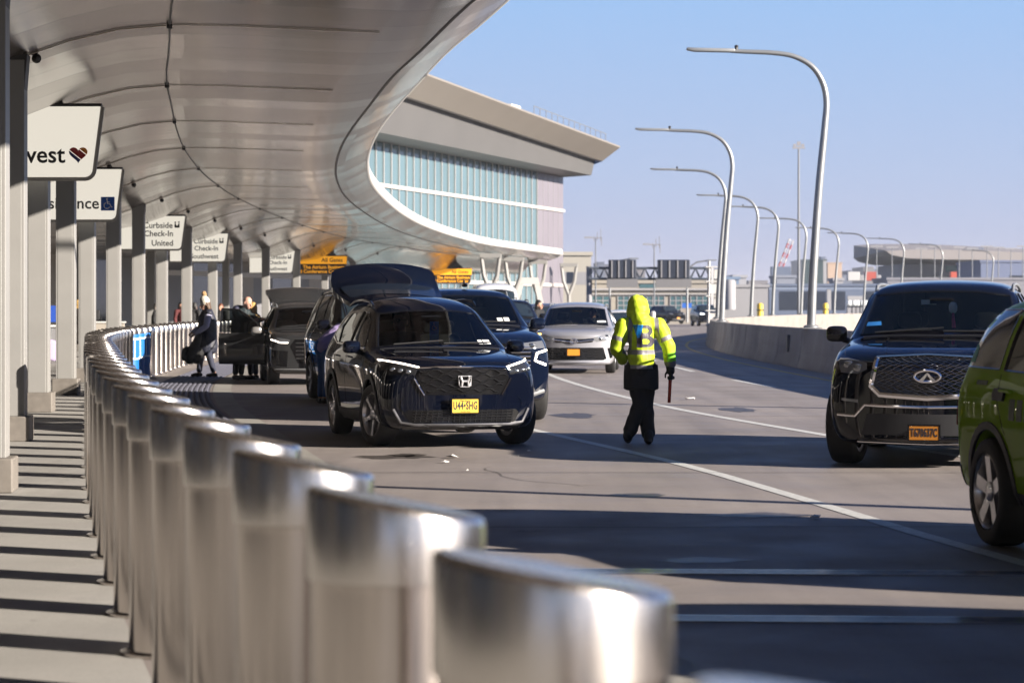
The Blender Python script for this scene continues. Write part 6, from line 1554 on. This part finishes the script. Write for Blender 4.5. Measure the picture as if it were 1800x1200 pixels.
# ---- woman with pom-pom hat and dark bag
navy = mat('navy quilted vest', (.012, .014, .028), .6); lavs = mat('lavender sleeve', (.42, .42, .56), .7); jean = mat('dark jeans', (.02, .024, .045), .8)
o, f, p = person('woman in a cream pom-pom hat and navy vest carrying a black bag beside the bollards', (gx(364, 55.5), 55.5, 0), R(-72), lavs, jean, mat('brown hair', (.08, .045, .025), .6), scale=1.045, vest=navy, coat=.30,
    pose=dict(pitch=.28, head=(0, -.05, 1.59), el=(-.22, -.08, 1.12), wl=(-.12, -.30, .98), er=(.22, -.06, 1.12), wr=(.14, -.28, .95), kl=(-.09, -.12, .50), al=(-.09, -.16, .09), kr=(.09, .02, .50), ar=(.09, .14, .09)), hairlen=.10)
knit = mat('cream knit', (.50, .47, .40), .9, bump=(60, .6, .01))
link('knit_hat', capsules([([f(0, .02, .10), f(0, .02, .05)], [.105, .112])], .012, .004, 30, mats=[knit], name='knit_hat'), o)
link('pom_pom', capsules([([f(0, .05, .235), f(0, .05, .225)], [.055, .055])], .010, .014, 40, mats=[mat('tan fur', (.35, .22, .11), .95)], name='pom_pom'), o)
bag = thing('bag', 'bulky black bag hanging from the hands of the woman in the pom-pom hat', 'bag', (gx(342, 55.4), 55.3, .0))
bk = mat('black bag cloth', (.006, .006, .007), .8)
link('bag_body', capsules([([(.10, 0, .92), (.0, .02, .62), (-.06, .02, .48)], [.11, .19, .20], (1.15, .7)), ([(-.16, 0, .60), (-.2, 0, .46)], [.12, .10]), ([(.10, .02, .55), (.06, .02, .42)], [.13, .12])], .018, .014, 7, mats=[bk], name='bag_body'), bag)
MB().tube([(.04, 0, .98), (.14, 0, 1.06), (.2, .0, .98)], .014, 6).build('handle', bk, bag)
# ---- man and blond person embracing behind the open door
gcoat = mat('dark green coat', (.010, .020, .024), .7)
o, f, p = person('bald man in a dark green coat hugging someone behind the open grey door', (gx(420, 53.6), 53.6, 0), R(58), gcoat, mat('black trousers', (.010, .010, .012), .8), None, mat('pale pink skin', (.52, .30, .23), .45), scale=1.05, coat=.12,
    pose=dict(pitch=.35, head=(.02, -.22, 1.62), neck=(0, -.12, 1.48), chest=(0, -.04, 1.29), sl=(-.19, -.07, 1.41), sr=(.19, -.07, 1.41), el=(-.28, -.28, 1.25), er=(.28, -.28, 1.25), wl=(-.16, -.48, 1.26), wr=(.16, -.48, 1.26)))
link('collar_hood', capsules([([(-.12, -.02, 1.49), (0, .06, 1.50), (.12, -.02, 1.49)], [.07, .08, .07])], .014, .006, mats=[mat('navy hood', (.012, .014, .035), .7)], name='collar_hood'), o)
person('blond person in a mustard coat held by the bald man', (gx(443, 53.9) + .02, 53.85, 0), R(240), mat('mustard coat', (.34, .20, .05), .8), jean, mat('blond hair', (.40, .25, .08), .6), pose=dict(pitch=.1, el=(-.25, -.2, 1.2), wl=(-.2, -.4, 1.2), er=(.25, -.2, 1.2), wr=(.2, -.4, 1.2)), scale=.98, coat=.25, hairlen=.22)
# ---- person bending into the kerbside car
person('person in a lavender jacket and blue jeans bending beside the black suv', (gx(570, 40.3), 40.3, 0), R(118), mat('lavender jacket', (.40, .32, .58), .7), mat('bright blue jeans', (.02, .09, .32), .75), mat('dark hair', (.012, .01, .01), .6), scale=1.0,
    pose=dict(head=(0, -.50, 1.32), pitch=.9, neck=(0, -.38, 1.27), chest=(0, -.24, 1.17), pelvis=(0, .02, .95), sl=(-.18, -.34, 1.25), sr=(.18, -.34, 1.25), el=(-.22, -.50, 1.05), er=(.22, -.50, 1.05), wl=(-.15, -.62, .90), wr=(.15, -.62, .90)), hairlen=.12)
# ---- occupants
def seated(label, car, x, y, z, yaw, top, hair, glasses=False, skin=None):
    M = Matrix.Translation(car.location) @ Matrix.Rotation(car.rotation_euler.z, 4, 'Z')
    loc = M @ Vector((x, y, 0))
    o, f, p = person(label, tuple(loc), car.rotation_euler.z, top, jean, hair, skin, lower=False, hairlen=.03,
        pose=dict(head=(0, 0, z), yaw=yaw, neck=(0, .03, z - .14), chest=(0, .06, z - .32), pelvis=(0, .10, z - .66), sl=(-.18, .05, z - .2), sr=(.18, .05, z - .2), el=(-.22, -.08, z - .42), er=(.22, -.08, z - .42), wl=(-.16, -.26, z - .38), wr=(.16, -.26, z - .38)))
    if glasses:
        g = MB()
        for sx in (-1, 1): g.tube([f(sx * .036 + .026 * math.cos(t), -.10, .012 + .02 * math.sin(t)) for t in [2 * PI * k / 14 for k in range(15)]], .004, 5); g.tube([f(sx * .062, -.098, .016), f(sx * .092, .0, .02)], .003, 5)
        g.build('glasses', M_gloss, o)
    return o
seated('passenger with glasses looking sideways behind the windscreen of the navy crossover', HERO, -.30, -.04, 1.43, -.75, mat('dark sweater', (.02, .02, .022), .8), mat('curly brown hair', (.07, .035, .02), .8), True, mat('warm skin', (.55, .30, .20), .5))
seated('driver with dark hair at the wheel of the silver minivan', VAN.o, .38, VAN.my(.05), 1.46, -.5, mat('dark sweater', (.02, .02, .022), .8), mat('dark hair', (.012, .01, .01), .6), False, mat('warm skin', (.55, .30, .20), .5))
# ---- people waiting on the sidewalk
dk = mat('black coat', (.012, .012, .014), .8); br = mat('brown black coat', (.030, .024, .022), .8); redj = mat('dark red jacket', (.08, .012, .014), .8)
person('woman with fair hair in a long dark coat standing between the left columns', (gx(137, 80), 80, 0), R(-150), br, dk, mat('blond hair', (.40, .25, .08), .6), scale=1.06, coat=.42, hairlen=.2, voxel=.022)
person('dark haired person in a dark red jacket on the sidewalk beyond the bollards', (gx(318, 92), 92, 0), R(30), redj, jean, mat('dark hair', (.012, .01, .01), .6), scale=1.03, voxel=.022)
person('person in a plain black coat turned away on the sidewalk beyond the bollards', (gx(342, 90), 90, 0), R(150), dk, dk, mat('dark hair', (.012, .01, .01), .6), scale=1.02, coat=.2, voxel=.022)
person('person in black seen between columns left of the red jacketed person', (gx(275, 88), 88, 0), R(80), dk, jean, mat('grey hair', (.10, .095, .09), .6), scale=1.0, voxel=.022)
person('person with a dark scarf on the sidewalk right of the woman with the hat', (gx(388, 96), 96, 0), R(-20), dk, jean, mat('reddish hair', (.12, .04, .02), .6), scale=1.0, voxel=.022)
person('dark haired person standing among the cars left of the silver minivan', (gx(947, 71.5), 71.5, 0), R(60), dk, jean, mat('dark hair', (.012, .01, .01), .6), scale=1.04, voxel=.022)
# ---- sidewalk furniture
k = thing('check_in_kiosk', 'grey check-in kiosk with a blue screen seen between the left columns', 'kiosk', (gx(95, 74), 74, 0), R(15))
MB().box((0, 0, .5), (.42, .35, 1.0)).build('pedestal', M_gpan, k, smooth=None, bevel=.02); MB().box((0, 0, 1.03), (.62, .5, .06)).build('shelf', M_white, k, smooth=None, bevel=.01); MB().box((0, .05, 1.38), (.46, .08, .66)).build('screen_housing', M_dark, k, smooth=None, bevel=.02); MB().box((0, .005, 1.40), (.38, .02, .5)).build('screen', mat('kiosk blue', (.02, .06, .30), .2), k, smooth=None)
s_ = thing('suitcase', 'small lilac suitcase tilted beside the kiosk between the left columns', 'suitcase', (gx(91, 70.5), 70.5, .05), R(20))
q = MB(); q.sell((0, 0, .30), (.21, .13, .30), .35, M=Matrix.Rotation(.3, 3, 'Y')); q.build('shell', mat('lilac shell', (.36, .30, .45), .4), s_); MB().tube([(-.02, 0, .58), (-.0, 0, .95), (.18, 0, .90), (.16, 0, .55)], .012, 6).build('pull_handle', M_galv, s_)
for x in (-.13, .13): MB().lathe([(.03, -.02), (.03, .02)], 12, M=Matrix.Translation((x, 0, -.01)) @ Matrix.Rotation(PI / 2, 4, 'X')).build('castor', M_black, s_)
d_ = thing('bag_drop_desk', 'pale bag drop desk with small screens beyond the bend of the bollards', 'desk', (gx(183, 78), 78, 0), R(10))
MB().box((0, 0, .55), (1.3, .6, 1.1)).build('counter', M_bpan, d_, smooth=None, bevel=.02); MB().box((0, 0, 1.12), (1.4, .7, .05)).build('counter_top', M_white, d_, smooth=None, bevel=.01)
for x in (-.35, .35): MB().box((x, 0, 1.36), (.4, .05, .3)).build('monitor', M_dark, d_, smooth=None, bevel=.01)
bpy.data.scenes.remove(TMP)
